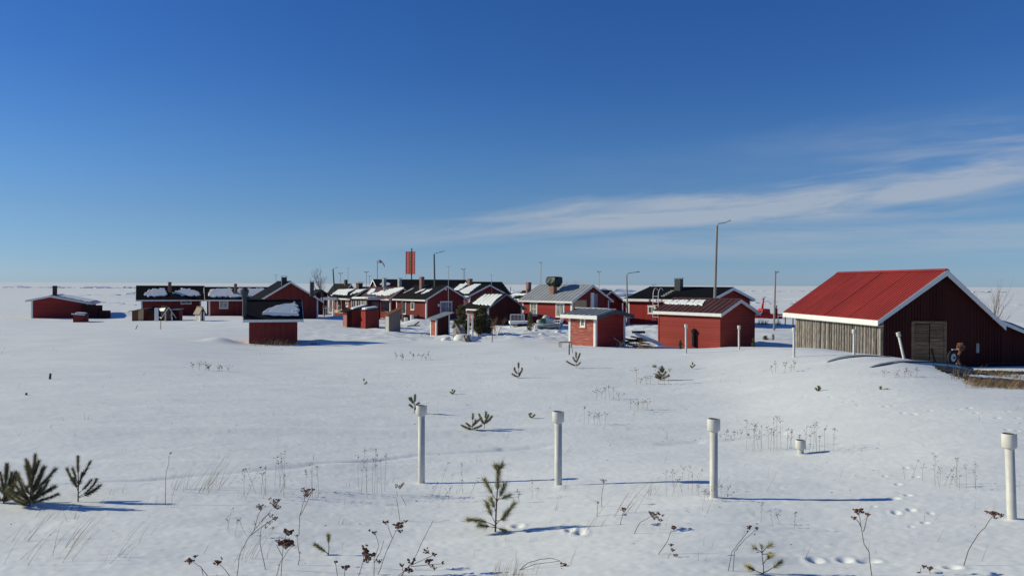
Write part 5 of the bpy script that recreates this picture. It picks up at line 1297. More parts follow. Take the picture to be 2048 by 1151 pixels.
# the pine in the middle foreground
pine(990, 1064, 132, 'olive young pine in the centre foreground, between first and second pipe',
     [(.48, -34, .36, .2, .2), (.46, 26, .30, -.3, .3), (.50, 80, .20, .3, .1), (.10, -62, .44, -.2, -.55), (.12, 48, .42, .3, .25), (.18, 78, .22, -.5, .8), (.08, -80, .26, -.3, .1), (.14, -30, .34, .4, .5), (.30, -22, .22, .5, .2), (.9, -28, .12), (.93, 34, .12), (.08, 100, .16, -.3, -.2)], seed=2, brush=.095, dens=1700, bare=.34, lean=7)
# left edge pines
pine(58, 1016, 106, 'dark bushy young pine near the left edge, two upright leaders',
     [(.35, -10, .52, .2, .2), (.3, 52, .62, .1, .35), (.2, 72, .62, -.3, .25), (.25, -48, .50, .3, .5), (.2, -70, .42, -.3, .4), (.1, 80, .48, .4, .2), (.12, -35, .45, -.5, .4), (.3, 30, .35, .6, .4), (.45, 12, .42, -.4, .2), (.1, -82, .35, .3, .3), (.5, -30, .32, .3, .3), (.6, 20, .3, .4, .2), (.6, -18, .34, -.4, .1), (.15, 60, .5, -.6, .5), (.1, 45, .5, .7, .7), (.1, -20, .6, -.7, .6), (.05, -60, .5, -.6, .6), (.35, 38, .5, -.2, .5), (.2, 20, .6, .6, .1)], seed=5, mtl='needle_dark', brush=.072, dens=1700, bare=.05, lean=13)
pine(6, 1010, 82, 'dark young pine cut by the left edge of the picture',
     [(.3, 30, .55, .2, .3), (.25, -40, .5, .3, .4), (.3, 55, .5, -.3, .5), (.2, 75, .55, .2, .3), (.4, 8, .55, -.4, .2), (.1, -70, .5, .3, .3), (.4, 45, .4, .5, .4), (.2, 15, .6, .5, .2), (.1, 50, .6, -.5, .6), (.3, -15, .5, .4, .2), (.1, 68, .7, .4, .5), (.05, 30, .5, -.6, .5)], seed=7, mtl='needle_dark', brush=.072, dens=1700, bare=.05, lean=8)
pine(156, 1004, 92, 'young dark pine with spread upright shoots, right of the bushy one at left',
     [(.34, -42, .48, .2, .5), (.42, -20, .34, -.3, .3), (.42, 30, .52, .2, .2), (.12, 62, .52, .4, .8), (.10, 70, .60, -.1, .35), (.30, 14, .34, .5, .2), (.34, -60, .22, .3, .5), (.2, 50, .36, .5, .5), (.25, -30, .3, .6, .6)], seed=9, mtl='needle_dark', brush=.065, dens=1500, bare=.25, lean=0)
pine(828, 829, 39, 'small pine sapling just left of the first pipe cap', [(.55, -50, .4, .2, .3), (.5, -30, .42), (.5, 75, .25), (.2, 30, .3), (.35, -70, .3)], 11, 'needle_dark', .07, 1700, .2, lean=2)
pine(944, 860, 32, 'tiny pine sapling, left of a close pair below the field middle', [(.3, 55, .7), (.1, 80, .6), (.2, -60, .45), (.1, -85, .7), (.2, 30, .5)], 12, 'needle', .065, 1700, .05, lean=2)
pine(968, 857, 33, 'tiny pine sapling, right of a close pair below the field middle', [(.25, -32, .7), (.3, 25, .6), (.3, 50, .65), (.3, -50, .3)], 13, 'needle', .065, 1700, .05, lean=4)
pine(1037, 756, 30, 'small pine sapling with two round side shoots, before the trampled yard', [(.3, -65, .5, .3, 1.2), (.3, 65, .45, .3, 1.2), (.1, -75, .45), (.1, 30, .2)], 14, 'needle_dark', .08, 1300, .05)
pine(1152, 737, 32, 'young pine sapling leaning above the field right of the thin stakes', [(.2, -75, .65), (.35, 25, .65), (.2, 65, .35), (.4, -35, .35)], 15, 'needle', .08, 1300, .05)
pine(1324, 760, 27, 'compact cone shaped pine sapling right of field centre', [(.2, -70, .5), (.15, 72, .55), (.3, -45, .4), (.3, 45, .4), (.1, -80, .5), (.55, 30, .3), (.55, -30, .3)], 16, 'needle_dark', .09, 1400, 0)
for i, (px_, py_, h_, sh, l) in enumerate((
    (728, 769, 11, [(.1, 60, .6)], 'tiny two tipped pine sprig in the field left of centre'),
    (905, 788, 9, [(.1, 40, .9), (.1, -50, .6)], 'tiny pine sprig beyond the first pipe'),
    (1062, 836, 10, [(.1, 60, .9), (.1, -30, .9)], 'tiny forked pine sprig left of the second pipe cap'),
    (1385, 738, 13, [(.2, -50, .5), (.3, 50, .5)], 'thin pine sprig below the far standing pipe'),
    (1636, 782, 10, [(.1, -50, .7), (.1, 50, .7), (.1, 20, .9)], 'pale pine sprig in the field below the barn wall'),
    (1762, 781, 8, [(.1, 80, 1.5), (.1, -20, .8)], 'orange tinted pine sprig below the half buried boats'),
    (1309, 734, 4, [(.1, 60, 1.0), (.1, -60, 1.0)], 'small brown tuft above the cone shaped sapling'))):
    pine(px_, py_, h_, l, sh, 30 + i, 'needle', .06, 1500, 0)
# small shoots in the very foreground
pine(657, 1110, 40, 'short pine shoot with a low side twig, near the bottom left of centre', [(.08, -58, .85, .2, -.1)], 41, 'needle', .055, 2600, .2, trunkneedle=True)
pine(1527, 1152, 50, 'pale green pine tip with drooping needle tufts at the bottom edge', [(.95, 40, .5, .2, -.9), (.96, -50, .32, .3, -.6), (.97, 0, .22), (.9, 80, .35, -.3, -.3), (.15, 68, .85, .2, .2), (.12, -70, .75, -.2, .3), (.5, 50, .5, .5, 0)], 42, 'needle', .075, 1900, .5, trunkneedle=False, lean=-4)
# little stumps in the left field
for i, (px_, py_, h_, l) in enumerate(((99, 759, 13, 'short dark stump leaning in the left field'), (51, 791, 6, 'low dark stump near the left edge of the field'))):
    P = hit(px_, py_); w = P.y / F; m = MB(); m.tube([(0, 0, -.1), (w * 2, 0, h_ * w)], [w * 2.6, w * 2.0], 7); tag(m.build('stump', 'bark', loc=P), l, 'stump')

# ================================================================== white vent pipes
pipe0 = None
PIPES = [(843, 966, 810, 0, .115, 'white standing pipe farthest left, in front of the small sapling', 0), (1116.5, 973, 822, 0, .115, 'second white standing pipe, right of the foreground pine', 0),
         (1427.5, 995, 836.5, 0, .115, 'third white standing pipe, with dry weeds at its foot', 0), (2024, 1041, 866, -6, .115, 'white standing pipe nearest the right edge, leaning slightly left', 0),
         (1601, 909, 879, 0, .115, 'short white pipe stub among the dry stalks', 0),
         (1372, 710, 648, 0, .12, 'far white pipe standing before the brown roofed shed wall', 36), (1478, 699, 650.5, 0, .12, 'far white pipe before the dark end of the brown roofed shed', 36.5),
         (1588, 700.5, 655, 0, .13, 'far white pipe by the left corner of the barn wall', 30), (1708, 712, 658, 0, .13, 'far white pipe before the middle of the barn slab wall', 28.7),
         (1808, 714, 664, -12, .13, 'far white pipe leaning left before the barn door', 28.3)]
for (px_, pyb, pyt, ln, dia, lab, D_) in PIPES:
    P = hit(px_, pyb) if not D_ else onground(px_, D_, pyb)
    T = at(px_ + ln, pyt, P.y); ax = (T - P)
    if pipe0 is None:
        pipe0 = empty('vent_pipe', (0, 0, 0)); r = .055
        m = MB(); m.tube([(0, 0, -2.0), (0, 0, -.10)], r, 20); a = m.build('pipe', 'pvc', pipe0, True)
        m = MB(); seg = 22; ro, ri = .088, .072
        prof = [(r * 1.01, -.168), (ro * .93, -.155), (ro, -.14), (ro, -.004), (ro * .985, 0), (ri, 0), (ri, -.10), (.0, -.10)]
        vs = [(q * math.cos(2 * math.pi * k / seg), q * math.sin(2 * math.pi * k / seg), z) for q, z in prof for k in range(seg)]
        m.add(vs, [(i * seg + k, i * seg + (k + 1) % seg, (i + 1) * seg + (k + 1) % seg, (i + 1) * seg + k) for i in range(len(prof) - 1) for k in range(seg)])
        b = m.build('pipe_cap', 'pvc', pipe0); root = pipe0
        for pl in b.data.polygons: pl.use_smooth = abs(pl.normal.z) < .5
        m = MB(); m.tube([(0, 0, -.012), (0, 0, -.006)], .0725, 20); c = m.build('dark_opening', 'tyre', pipe0)
    else:
        root = pipe0.copy(); COL.objects.link(root)
        for chd in (a, b, c):
            cc = chd.copy(); COL.objects.link(cc); cc.parent = root
    k_ = .82 if D_ else (.88 if px_ > 2000 else (.94 if px_ == 1427.5 else 1.0)); root.scale = (k_, k_, 1); root.location = T; root.rotation_euler = ax.to_track_quat('Z', 'Y').to_euler()
    tag(root, lab, 'pipe', 'white capped pipes standing in the snow')

# ================================================================== boats and trailer wheel by the barn
def buried_boat(px0, px1, py0, pymid, py1, D0, D1, label, strake='metal', hull='hull_grey', ribs=5, hgt=.28, wid=.9):
    A0 = at(px0, py0, D0); B0 = at(px1, py1, D1); L = (B0 - A0).length; an = math.atan2(B0.y - A0.y, B0.x - A0.x)
    root = empty('upturned_boat', A0, an, label, 'boat'); n = 14; tiltz = (B0.z - A0.z) / L
    mid = at((px0 + px1) / 2, pymid, (D0 + D1) / 2).z - A0.z
    rows = []; top = []
    for i in range(n + 1):
        t = i / n; hw = wid * .5 * math.sin(math.pi * min(1, t * .62 + .02)) ** .8; z = tiltz * L * t + (mid - tiltz * L * .5) * (4 * t * (1 - t)) ** .8
        rows.append([(L * t, .22, z - hgt - .1), (L * t, -.05, z - .12), (L * t, -.02, z), (L * t, hw * .9, z + .02), (L * t, hw * 1.6, z - hgt * .4), (L * t, hw * 1.8, z - hgt)]); top.append((L * t, -.02, z))
    m = MB(); vs = [p for r_ in rows for p in r_]; m.add(vs, [(i * 6 + k, i * 6 + k + 1, (i + 1) * 6 + k + 1, (i + 1) * 6 + k) for i in range(n) for k in range(5)]); m.build('hull', hull, root, True)
    m = MB(); m.tube(top, .022, 5); m.build('gunwale', 'dark_metal', root)
    if strake:
        for j in range(ribs):
            a = 2 + j * (n - 4) // ribs; b = 2 + (j + 1) * (n - 4) // ribs; m = MB()
            for i in range(a, b):
                p, q = Vector(top[i]), Vector(top[i + 1]); g = .03 if i == b - 1 else 0
                q = q - (q - p) * (.12 if i == b - 1 else 0)
                o_ = Vector((0, -.042, 0)); m.add([p + o_ + Vector((0, 0, -.03)), q + o_ + Vector((0, 0, -.03)), q + o_ * 1.6 + Vector((0, 0, -.105)), p + o_ * 1.6 + Vector((0, 0, -.105))] + [p + Vector((0, 0, -.03)), q + Vector((0, 0, -.03)), q + Vector((0, 0, -.105)), p + Vector((0, 0, -.105))],
                      [(0, 1, 2, 3), (7, 6, 5, 4), (0, 4, 5, 1), (1, 5, 6, 2), (2, 6, 7, 3), (3, 7, 4, 0)])
            m.build('strake', strake, root)
    return root
buried_boat(1655, 1785, 724.5, 712.5, 716, 27.0, 28.2, 'grey upturned boat almost buried in snow before the barn wall', strake='metal', hgt=.14, wid=1.0)
buried_boat(1742, 1945, 735.0, 723.0, 737.5, 25.2, 28.5, 'upturned boat with a pale strip along its side, before the barn door', strake='sack', ribs=5, hgt=.18, hull='hull_grey', wid=1.1)
for i, px_ in enumerate((1681, 1698, 1719, 1727)):
    pass
# snow-free hollow: dark soil strip and grass
def soil(poly, label, name, mtl):
    xs = [p[0] for p in poly]; ys = [p[1] for p in poly]; rg = random.Random(int(xs[0])); st = 4; m = MB(); idx = {}
    def inside(x, y):
        r_ = False; n = len(poly)
        for i in range(n):
            (x0, y0), (x1, y1) = poly[i], poly[(i + 1) % n]
            if (y0 > y) != (y1 > y) and x < (x1 - x0) * (y - y0) / (y1 - y0) + x0: r_ = not r_
        return r_
    def vid(i, j):
        if (i, j) not in idx:
            x = min(xs) + i * 4 + rg.uniform(-1.2, 1.2); y = min(ys) + j * 1.2 + rg.uniform(-.4, .4); P = hit(x, y); idx[(i, j)] = len(m.v); m.v.append((P.x, P.y, P.z + .035 + rg.uniform(0, .02)))
        return idx[(i, j)]
    for i in range(int((max(xs) - min(xs)) / 4)):
        for j in range(int((max(ys) - min(ys)) / 1.2)):
            x = min(xs) + i * 4 + 2 + rg.uniform(-4, 4); y = min(ys) + j * 1.2 + .6 + rg.uniform(-.9, .9)
            if inside(x, y): m.f.append((vid(i, j), vid(i + 1, j), vid(i + 1, j + 1), vid(i, j + 1))); m.m.append(0)
    tag(m.build(name, mtl, smooth=True), label, kind='structure')
soil([(1866, 731), (1900, 738), (1960, 742), (2060, 744), (2160, 744), (2160, 749), (2048, 748), (1980, 750), (1905, 748), (1880, 742)], 'bare dark earth along the barn foot', 'bare_ground', 'dark_wood')
soil([(1885, 745), (1920, 751), (1960, 756), (2010, 759), (2048, 763), (2150, 768), (2150, 783), (2060, 776), (1990, 772), (1950, 767), (1912, 755)], 'bare dark earth and old grass along the melting snow edge', 'bare_ground', 'dark_wood')
# wheel, fork and motor of an old rotavator
D = 29.0; P = at(1905, 714.5, D); w = D / F
rv = empty('old_rotavator', P, 0, 'old motor cultivator with one big tyre and white rim by the barn door', 'cultivator')
def ringmesh(m, rr, rt_, ax_n=24, sn=8, cx=0, cy=0, cz=0, yaw=R(28)):
    for k in range(ax_n):
        pass
    vs = []
    for k in range(ax_n):
        q = 2 * math.pi * k / ax_n
        for j in range(sn):
            p = 2 * math.pi * j / sn; R_ = rr + rt_ * math.cos(p); yy = rt_ * .9 * math.sin(p); x = R_ * math.cos(q); z = R_ * math.sin(q)
            vs.append((cx + x * math.cos(yaw) - yy * math.sin(yaw), cy + x * math.sin(yaw) + yy * math.cos(yaw), cz + z))
    m.add(vs, [(k * sn + j, k * sn + (j + 1) % sn, ((k + 1) % ax_n) * sn + (j + 1) % sn, ((k + 1) % ax_n) * sn + j) for k in range(ax_n) for j in range(sn)])
m = MB(); ringmesh(m, .205, .068); ty = m.build('tyre', 'tyre', rv, True)
yaw = R(28); yv = Vector((-math.sin(yaw), math.cos(yaw), 0)); xv = Vector((math.cos(yaw), math.sin(yaw), 0))
m = MB(); rp = []
for (q, dy) in ((.150, -.045), (.135, -.02), (.10, -.035), (.05, -.05), (.0, -.052)):
    rp.append((q, dy))
sg = 20; vs = []
for (q, dy) in rp:
    for k in range(sg):
        a_ = 2 * math.pi * k / sg; vs.append(xv * (q * math.cos(a_)) + yv * dy + Vector((0, 0, q * math.sin(a_))))
m.add(vs, [(i * sg + k, i * sg + (k + 1) % sg, (i + 1) * sg + (k + 1) % sg, (i + 1) * sg + k) for i in range(len(rp) - 1) for k in range(sg)]); m.build('rim', 'chairw', rv, True)
m = MB(); m.tube([yv * -.055, yv * -.085], .035, 8)
for k in range(4):
    a_ = k * math.pi / 2 + .4; c_ = xv * (.055 * math.cos(a_)) + Vector((0, 0, .055 * math.sin(a_))); m.tube([c_ + yv * -.05, c_ + yv * -.07], .009, 5)
m.build('hub', 'dark_metal', rv)
m = MB(); m.tube([(.03, .12, -.2), (.28, .15, .02), (.40, .15, .30)], [.03, .045, .05], 6); m.tube([(.25, .2, .05), (.47, .2, -.42)], .035, 6); m.build('frame', 'rust', rv)
m = MB(); m.blob((.36, .15, .42), .13, (1.1, 1, .9), .2, rings=5, seg=9); m.tube([(.22, .1, .33), (.2, .1, .43), (.26, .1, .5)], .014, 5); m.tube([(.44, .1, .38), (.52, .1, .42), (.5, .1, .3)], .018, 5); m.box(.27, .45, .05, .25, .26, .34); m.build('motor', 'rust', rv)
m = MB(); m.box(.02, .16, .04, .1, .27, .30); m.build('mudguard', 'sack', rv)
m = MB(); m.prism([(.30, .25, .0), (.36, .25, .0), (.52, .25, -.5), (.28, .25, -.5)], (0, .06, 0)); m.build('shield_plate', 'metal', rv)

# ================================================================== grass and weeds
def blades(m, P, n, hgt, spread, lean, rg, wid=.0025, curl=.35, seg=4):
    for i in range(n):
        x, y = rg.gauss(0, spread), rg.gauss(0, spread * .7); gx, gy = P.x + x, P.y + y; h = hgt * rg.uniform(.45, 1.1)
        an = rg.gauss(0, .5); d = Vector((lean + rg.gauss(0, .18), rg.gauss(0, .25), 1)).normalized(); pts_ = []
        q = Vector((gx, gy, P.z - .03)); dd = d.copy()
        for k in range(seg + 1):
            pts_.append(q.copy()); dd = (dd + Vector((lean * curl * .6, 0, -curl * .30)) * (k / seg)).normalized(); q = q + dd * h / seg
        sd = Vector((1, rg.uniform(-1, 1), 0)).normalized() * wid
        vs = []
        for k, p in enumerate(pts_):
            f = 1 - k / seg * .8; vs += [p - sd * f, p + sd * f]
        m.add(vs, [(2 * k, 2 * k + 1, 2 * k + 3, 2 * k + 2) for k in range(seg)])
rg = random.Random(77)
gm = MB()
for (px_, py_, n, h, sp, le, wd) in (
    (395, 985, 11, .75, .10, .55, .0032), (430, 975, 7, .62, .08, .5, .003), (350, 978, 6, .45, .1, .5, .0025), (120, 1095, 5, .65, .12, .75, .003), (60, 1125, 6, .75, .15, .6, .003), (200, 1120, 6, .6, .15, .75, .003),
    (250, 1080, 4, .5, .15, .7, .0025), (480, 1120, 5, .55, .08, .5, .0025), (1240, 1030, 5, .7, .05, .55, .003), (1185, 1060, 2, .55, .1, .6, .0028), (545, 990, 4, .45, .12, .5, .0025), (560, 1090, 3, .4, .15, .9, .0025),
    (90, 1040, 4, .6, .1, .6, .003), (20, 1080, 4, .6, .1, .6, .003), (640, 1000, 4, .45, .1, .4, .0025), (300, 1010, 3, .3, .1, .4, .002), (760, 965, 3, .3, .1, .5, .002), (1700, 1040, 2, .5, .1, .6, .002),
    (1130, 905, 2, .45, .03, .9, .003), (1530, 985, 2, .55, .05, .7, .002), (1020, 1148, 26, .18, .09, .3, .0025), (1660, 1090, 6, .2, .08, 1.5, .002), (1290, 990, 4, .4, .1, .5, .002)):
    blades(gm, hit(px_, py_), int(n * 1.7), h, sp * 1.3, le, rg, wd)
tag(gm.build('tall_dry_grass', 'straw'), 'long bleached grass blades bent to the right over the foreground snow', kind='stuff')
# grass in the hollow by the barn and round the huts
gm = MB()
for i in range(150):
    px_ = rg.uniform(1935, 2150); py_ = rg.uniform(768, 779) - (2048 - px_) * .03 + rg.uniform(-4, 4); blades(gm, hit(px_, py_), 16, .26, .14, .5, rg, .006, .9, 3)
for i in range(50):
    px_ = rg.uniform(1870, 2060); blades(gm, onground(px_, rg.uniform(29, 31.5)), 12, .22, .2, .3, rg, .007, .8, 3)
for i in range(26):
    px_ = rg.uniform(1888, 2040); blades(gm, hit(px_, rg.uniform(748, 766)), 3, .45, .1, .3, rg, .006, .5, 3)
tag(gm.build('matted_brown_grass', 'straw_brown'), 'matted brown grass laid bare along the snow edge by the barn', kind='stuff')
gm = MB()
for i in range(34):
    blades(gm, onground(rg.uniform(500, 592), 49.6 + rg.uniform(-.2, .2)), 3, .55, .08, .35, rg, .009, .7, 4)
for i in range(16): blades(gm, onground(rg.uniform(1274, 1306), 49.5 + rg.uniform(-.3, .3)), 3, .75, .1, .1, rg, .010, .3, 3)
for i in range(14): blades(gm, onground(rg.uniform(618, 634), 50.5 + rg.uniform(-.3, .3)), 6, .2, .1, .1, rg, .010, .5, 3)
for i in range(10): blades(gm, onground(rg.uniform(450, 482), 51 + rg.uniform(-.3, .3)), 6, .16, .1, .1, rg, .010, .5, 3)
for i in range(12): blades(gm, onground(rg.uniform(1514, 1534), 86 + rg.uniform(-1, .3)), 5, .7, .1, .1, rg, .018, .3, 3)
for i in range(8): blades(gm, onground(rg.uniform(1550, 1562), 86 + rg.uniform(-1, .3)), 5, .6, .1, .1, rg, .018, .3, 3)
for i in range(8): blades(gm, onground(rg.uniform(845, 860), 63 + rg.uniform(-1, .3)), 2, .35, .1, .1, rg, .010, .3, 3)
tag(gm.build('yard_dry_grass', 'straw_brown'), 'dry brown grass sticking up along the huts and sheds', kind='stuff')
# thin stubble over the whole field, too small to count
gm = MB()
for i in range(900):
    px_ = rg.uniform(-100, 2150); py_ = 700 + 430 * rg.random() ** 1.3
    dz = math.sin(px_ * .006 + 1) + math.sin(py_ * .03 + px_ * .011); 
    if rg.random() > .25 + .3 * (dz > .3) + .3 * (950 < px_ < 1500 and 700 < py_ < 900): continue
    P = hit(px_, py_); blades(gm, P, rg.randint(1, 3), rg.uniform(.06, .28), .06, .25, rg, .0014 + P.y * .00010, .4, 2)
tag(gm.build('field_stubble', 'stem_pale'), 'sparse hair thin stubble scattered over the snow field', kind='stuff')
# litter specks
gm = MB()
for i in range(420):
    px_ = rg.uniform(-60, 2100); py_ = 690 + 450 * rg.random(); P = hit(px_, py_); s_ = rg.uniform(.002, .006) * (1 + P.y * .06)
    gm.blob((P.x, P.y, P.z + s_ * .4), s_, (1.6, 1, .6), .3, rg=rg, rings=3, seg=5)
tag(gm.build('blown_litter', 'stem'), 'tiny blown bits of bark and seed lying on the snow', kind='stuff')

def weed(stems, heads, label, base=None, mtl='stem', hm='head', r=.0028, seed=0):
    """one dry weed; stems and heads are given as read off the photograph, turned into a plant with depth"""
    b = base or stems[0][0]; P = hit(*b) if b[1] < 1151 else None
    if P is None:
        P = hit(b[0], 1150); e = (b[1] - 1150); P = hit(b[0], 1150 + e, 4.5)
    D = P.y; rg = random.Random(seed * 7 + int(b[0])); root = empty('dry_weed', P, 0, label, 'weed'); w = D / F
    T = lambda x, y, j: at(x, y, D + j) - P
    for st in stems:
        n = len(st); jj = 0; pts_ = []
        dv = rg.uniform(-.10, .10)
        for i, (x, y) in enumerate(st): pts_.append(T(x, y, dv * i / max(1, n - 1) * (1 if st is not stems[0] or True else 0)))
        m = MB()
        if st[0] == b: pts_[0].z -= .04
        # resample with small kinks
        pp_ = []
        for i in range(len(pts_) - 1):
            for k in range(3): q = pts_[i].lerp(pts_[i + 1], k / 3); pp_.append(q + Vector((rg.gauss(0, 1), rg.gauss(0, 1), 0)) * w * .6 * (k > 0))
        pp_.append(pts_[-1]); rr = max(r, w * .62)
        m.tube(pp_, [rr * (1.15 - .5 * i / len(pp_)) for i in range(len(pp_))], 5); m.build('stem', mtl, root)
    for (x, y, rw, *rest) in heads:
        flat = rest[0] if rest else .55; m = MB(); c = T(x, y, rg.uniform(-.03, .03)); R_ = rw * w; n = max(4, int(rw * 1.7)); 
        bs = rest[1] if len(rest) > 1 else .30
        for k in range(n):
            a_ = rg.uniform(0, 2 * math.pi); q = R_ * math.sqrt(rg.random()) * .95; p = c + Vector((q * math.cos(a_), q * math.sin(a_), rg.uniform(-1, 1) * R_ * flat * .55))
            m.blob(p, max(R_ * bs * rg.uniform(.7, 1.15), w * .9), (1.1, 1, .75), .3, rg=rg, rings=4, seg=6)
            m.tube([c - Vector((0, 0, R_ * .9)), p], w * .3, 3)
        m.build('flower_head', hm, root)
    return root
weed([[(424, 1153), (401, 1132), (384, 1121)], [(403, 1134), (406, 1152)]], [(379, 1120, 9), (390, 1111, 5)], 'dry weed with a dark brown head leaning left, beside the bottom left corner lettering area', seed=1)
weed([[(468, 1153), (452, 1140), (438, 1126)]], [(435, 1123, 8, .4), (444, 1115, 4)], 'dry weed with a flat head leaning left, second from the left at the bottom', seed=2)
weed([[(473, 1153), (478, 1114), (493, 1080), (522, 1043), (543, 1017)], [(508, 1060), (516, 1030), (524, 1016)], [(500, 1070), (530, 1048), (541, 1040), (552, 1036)], [(522, 1043), (530, 1035), (538, 1025)]],
     [(549, 1003, 13, .9, .13), (555, 1012, 7, .8, .2), (522, 1011, 10, .3, .16), (551, 1034, 7, .5, .2), (539, 1043, 6, .5, .2), (531, 1052, 5, .6, .2)], 'tallest branching dry weed with fine dark seed heads, left foreground', seed=3)
weed([[(533, 1140), (520, 1085), (522, 1057), (536, 1042)]], [(540, 1028, 7, .6, .14), (545, 1054, 4, .6, .2)], 'thin bare stalk just right of the tallest branching weed', seed=4)
weed([[(561, 1153), (564, 1122), (567, 1085), (572, 1068)], [(552, 1153), (561, 1122), (565, 1118)], [(564, 1118), (576, 1100), (584, 1090)], [(564, 1110), (553, 1088)]],
     [(577, 1063, 9, .9), (572, 1085, 14, .25), (585, 1088, 5), (555, 1080, 5)], 'dry weed with stacked dark brown umbels, left of the short pine shoot', seed=5)
weed([[(597, 1130), (598, 1101), (594, 1072)], [(598, 1069), (599, 1033), (606, 1005), (612, 992)], [(600, 1030), (611, 1010), (621, 990), (624, 984)]], [(594, 1070, 4), (614, 979, 16, .2, .10), (610, 990, 4)], 'thin weed with a wide flat dotted umbel, above the stacked dark umbels', seed=6)
weed([[(676, 1153), (671, 1124)]], [(670, 1122, 5, .4)], 'short weed with a small flat head by the bottom edge', seed=7)
weed([[(687, 1153), (690, 1136)]], [(692, 1133, 8, .4)], 'short weed with a wider brown head by the bottom edge', seed=8)
weed([[(753, 1146), (774, 1099), (792, 1060)], [(774, 1099), (785, 1075), (775, 1048)], [(790, 1062), (808, 1044)]], [(796, 1048, 10, .9), (772, 1043, 6), (811, 1040, 5), (801, 1061, 5)], 'tall dry weed with clustered near black heads, left of the foreground pine', seed=9)
weed([[(748, 1153), (748, 1115), (758, 1090), (750, 1066)], [(716, 1153), (727, 1120), (727, 1095)], [(748, 1125), (760, 1105), (768, 1080)]], [(750, 1064, 6, .3), (740, 1059, 4, .4), (731, 1093, 7, 1), (737, 1106, 13, 1.0), (758, 1121, 6, 1), (735, 1118, 8, .8)], 'bushy dry weed with many brown clusters left of the near black one', seed=10)
weed([[(787, 1150), (819, 1131), (855, 1114)], [(800, 1153), (828, 1118), (852, 1068), (866, 1040)], [(822, 1132), (860, 1128), (884, 1126)], [(805, 1150), (806, 1130)], [(855, 1114), (868, 1108)]],
     [(853, 1100, 6, 1.6), (858, 1120, 8, 1), (869, 1107, 6), (885, 1124, 5), (805, 1128, 6, 1), (823, 1121, 8, 1), (869, 1135, 5), (862, 1130, 5), (818, 1138, 8, .8)], 'sprawling dry weed with dark knobbly heads along the bottom edge', seed=11)
weed([[(801, 1041), (795, 1006), (793, 982)], [(812, 1010), (802, 990)]], [(800, 968, 10, .6, .14), (792, 972, 5, .4, .2)], 'pale thin weed just left of the first pipe foot', mtl='stem_pale', hm='head_pale', seed=12)
weed([[(1029, 1140), (1055, 1125), (1080, 1117), (1103, 1115), (1119, 1120), (1126, 1127)], [(1035, 1140), (1070, 1127), (1119, 1121)]], [(1127, 1127, 6, .9)], 'weed bent right over into an arch from a straw tuft', seed=13)
weed([[(1263, 1067), (1280, 1044), (1300, 1033)]], [(1308, 1028, 12, .7, .2), (1321, 1038, 5), (1325, 1029, 4), (1318, 1046, 4)], 'arching weed with a loose pale brown head, centre right foreground', hm='head_pale', seed=14)
weed([[(1310, 1109), (1334, 1083), (1343, 1060)]], [(1348, 1053, 7, .6)], 'slim weed with a compact brown head, centre right foreground', seed=15)
weed([[(1331, 1113), (1342, 1105)]], [(1342, 1088, 5), (1345, 1098, 5), (1351, 1108, 5)], 'low weed with three stacked brown bits', seed=16)
weed([[(1454, 1143), (1464, 1102), (1484, 1077), (1497, 1060)]], [(1500, 1054, 6, .9), (1495, 1061, 4)], 'left one of two curved weeds with dark heads', seed=17)
weed([[(1466, 1146), (1469, 1102), (1490, 1077), (1513, 1058)]], [(1515, 1055, 5, .9), (1509, 1067, 2)], 'right one of two curved weeds with dark heads', seed=18)
weed([[(1238, 1052), (1242, 1040), (1246, 1025)]], [(1247, 1017, 6, .5), (1251, 1027, 3)], 'small brown headed weed left of the arching weed', seed=19)
weed([[(1193, 1035), (1196, 1006)]], [(1195, 1002, 5, .8, .18)], 'tiny pale weed right of the foreground pine shadow', mtl='stem_pale', hm='head_pale', seed=20)
weed([[(1203, 1014), (1204, 985), (1207, 964)]], [(1207, 959, 7, .7, .15)], 'thin pale weed right of the second pipe foot', mtl='stem_pale', hm='head_pale', seed=21)
weed([[(1745, 1153), (1738, 1102), (1728, 1087), (1722, 1050), (1718, 1028)], [(1722, 1052), (1713, 1038)], [(1727, 1062), (1735, 1030)]], [(1716, 1020, 10, .35), (1736, 1027, 6, .4), (1708, 1034, 6, .4)], 'tall zigzag weed with three brown flat heads, right foreground', r=.0035, seed=22)
weed([[(1924, 1132), (1937, 1099), (1956, 1068), (1974, 1047), (1985, 1032)]], [(1988, 1025, 10, .3), (2001, 1029, 6, .8), (1974, 1022, 5, .4), (1992, 1034, 4)], 'tall weed leaning right toward the last pipe', r=.0035, seed=23)
weed([[(1834, 1150), (1842, 1135)], [(1862, 1150), (1856, 1135)]], [(1847, 1131, 6, .5), (1860, 1135, 6, .6), (1872, 1147, 6, .5), (1838, 1144, 4)], 'low weed heads at the bottom edge below the long weed', seed=24)
weed([[(331, 1010), (331, 960), (338, 910)]], [(340, 905, 4, .6)], 'single pale stalk with a round head in the left field', mtl='stem_pale', hm='head_pale', seed=25)
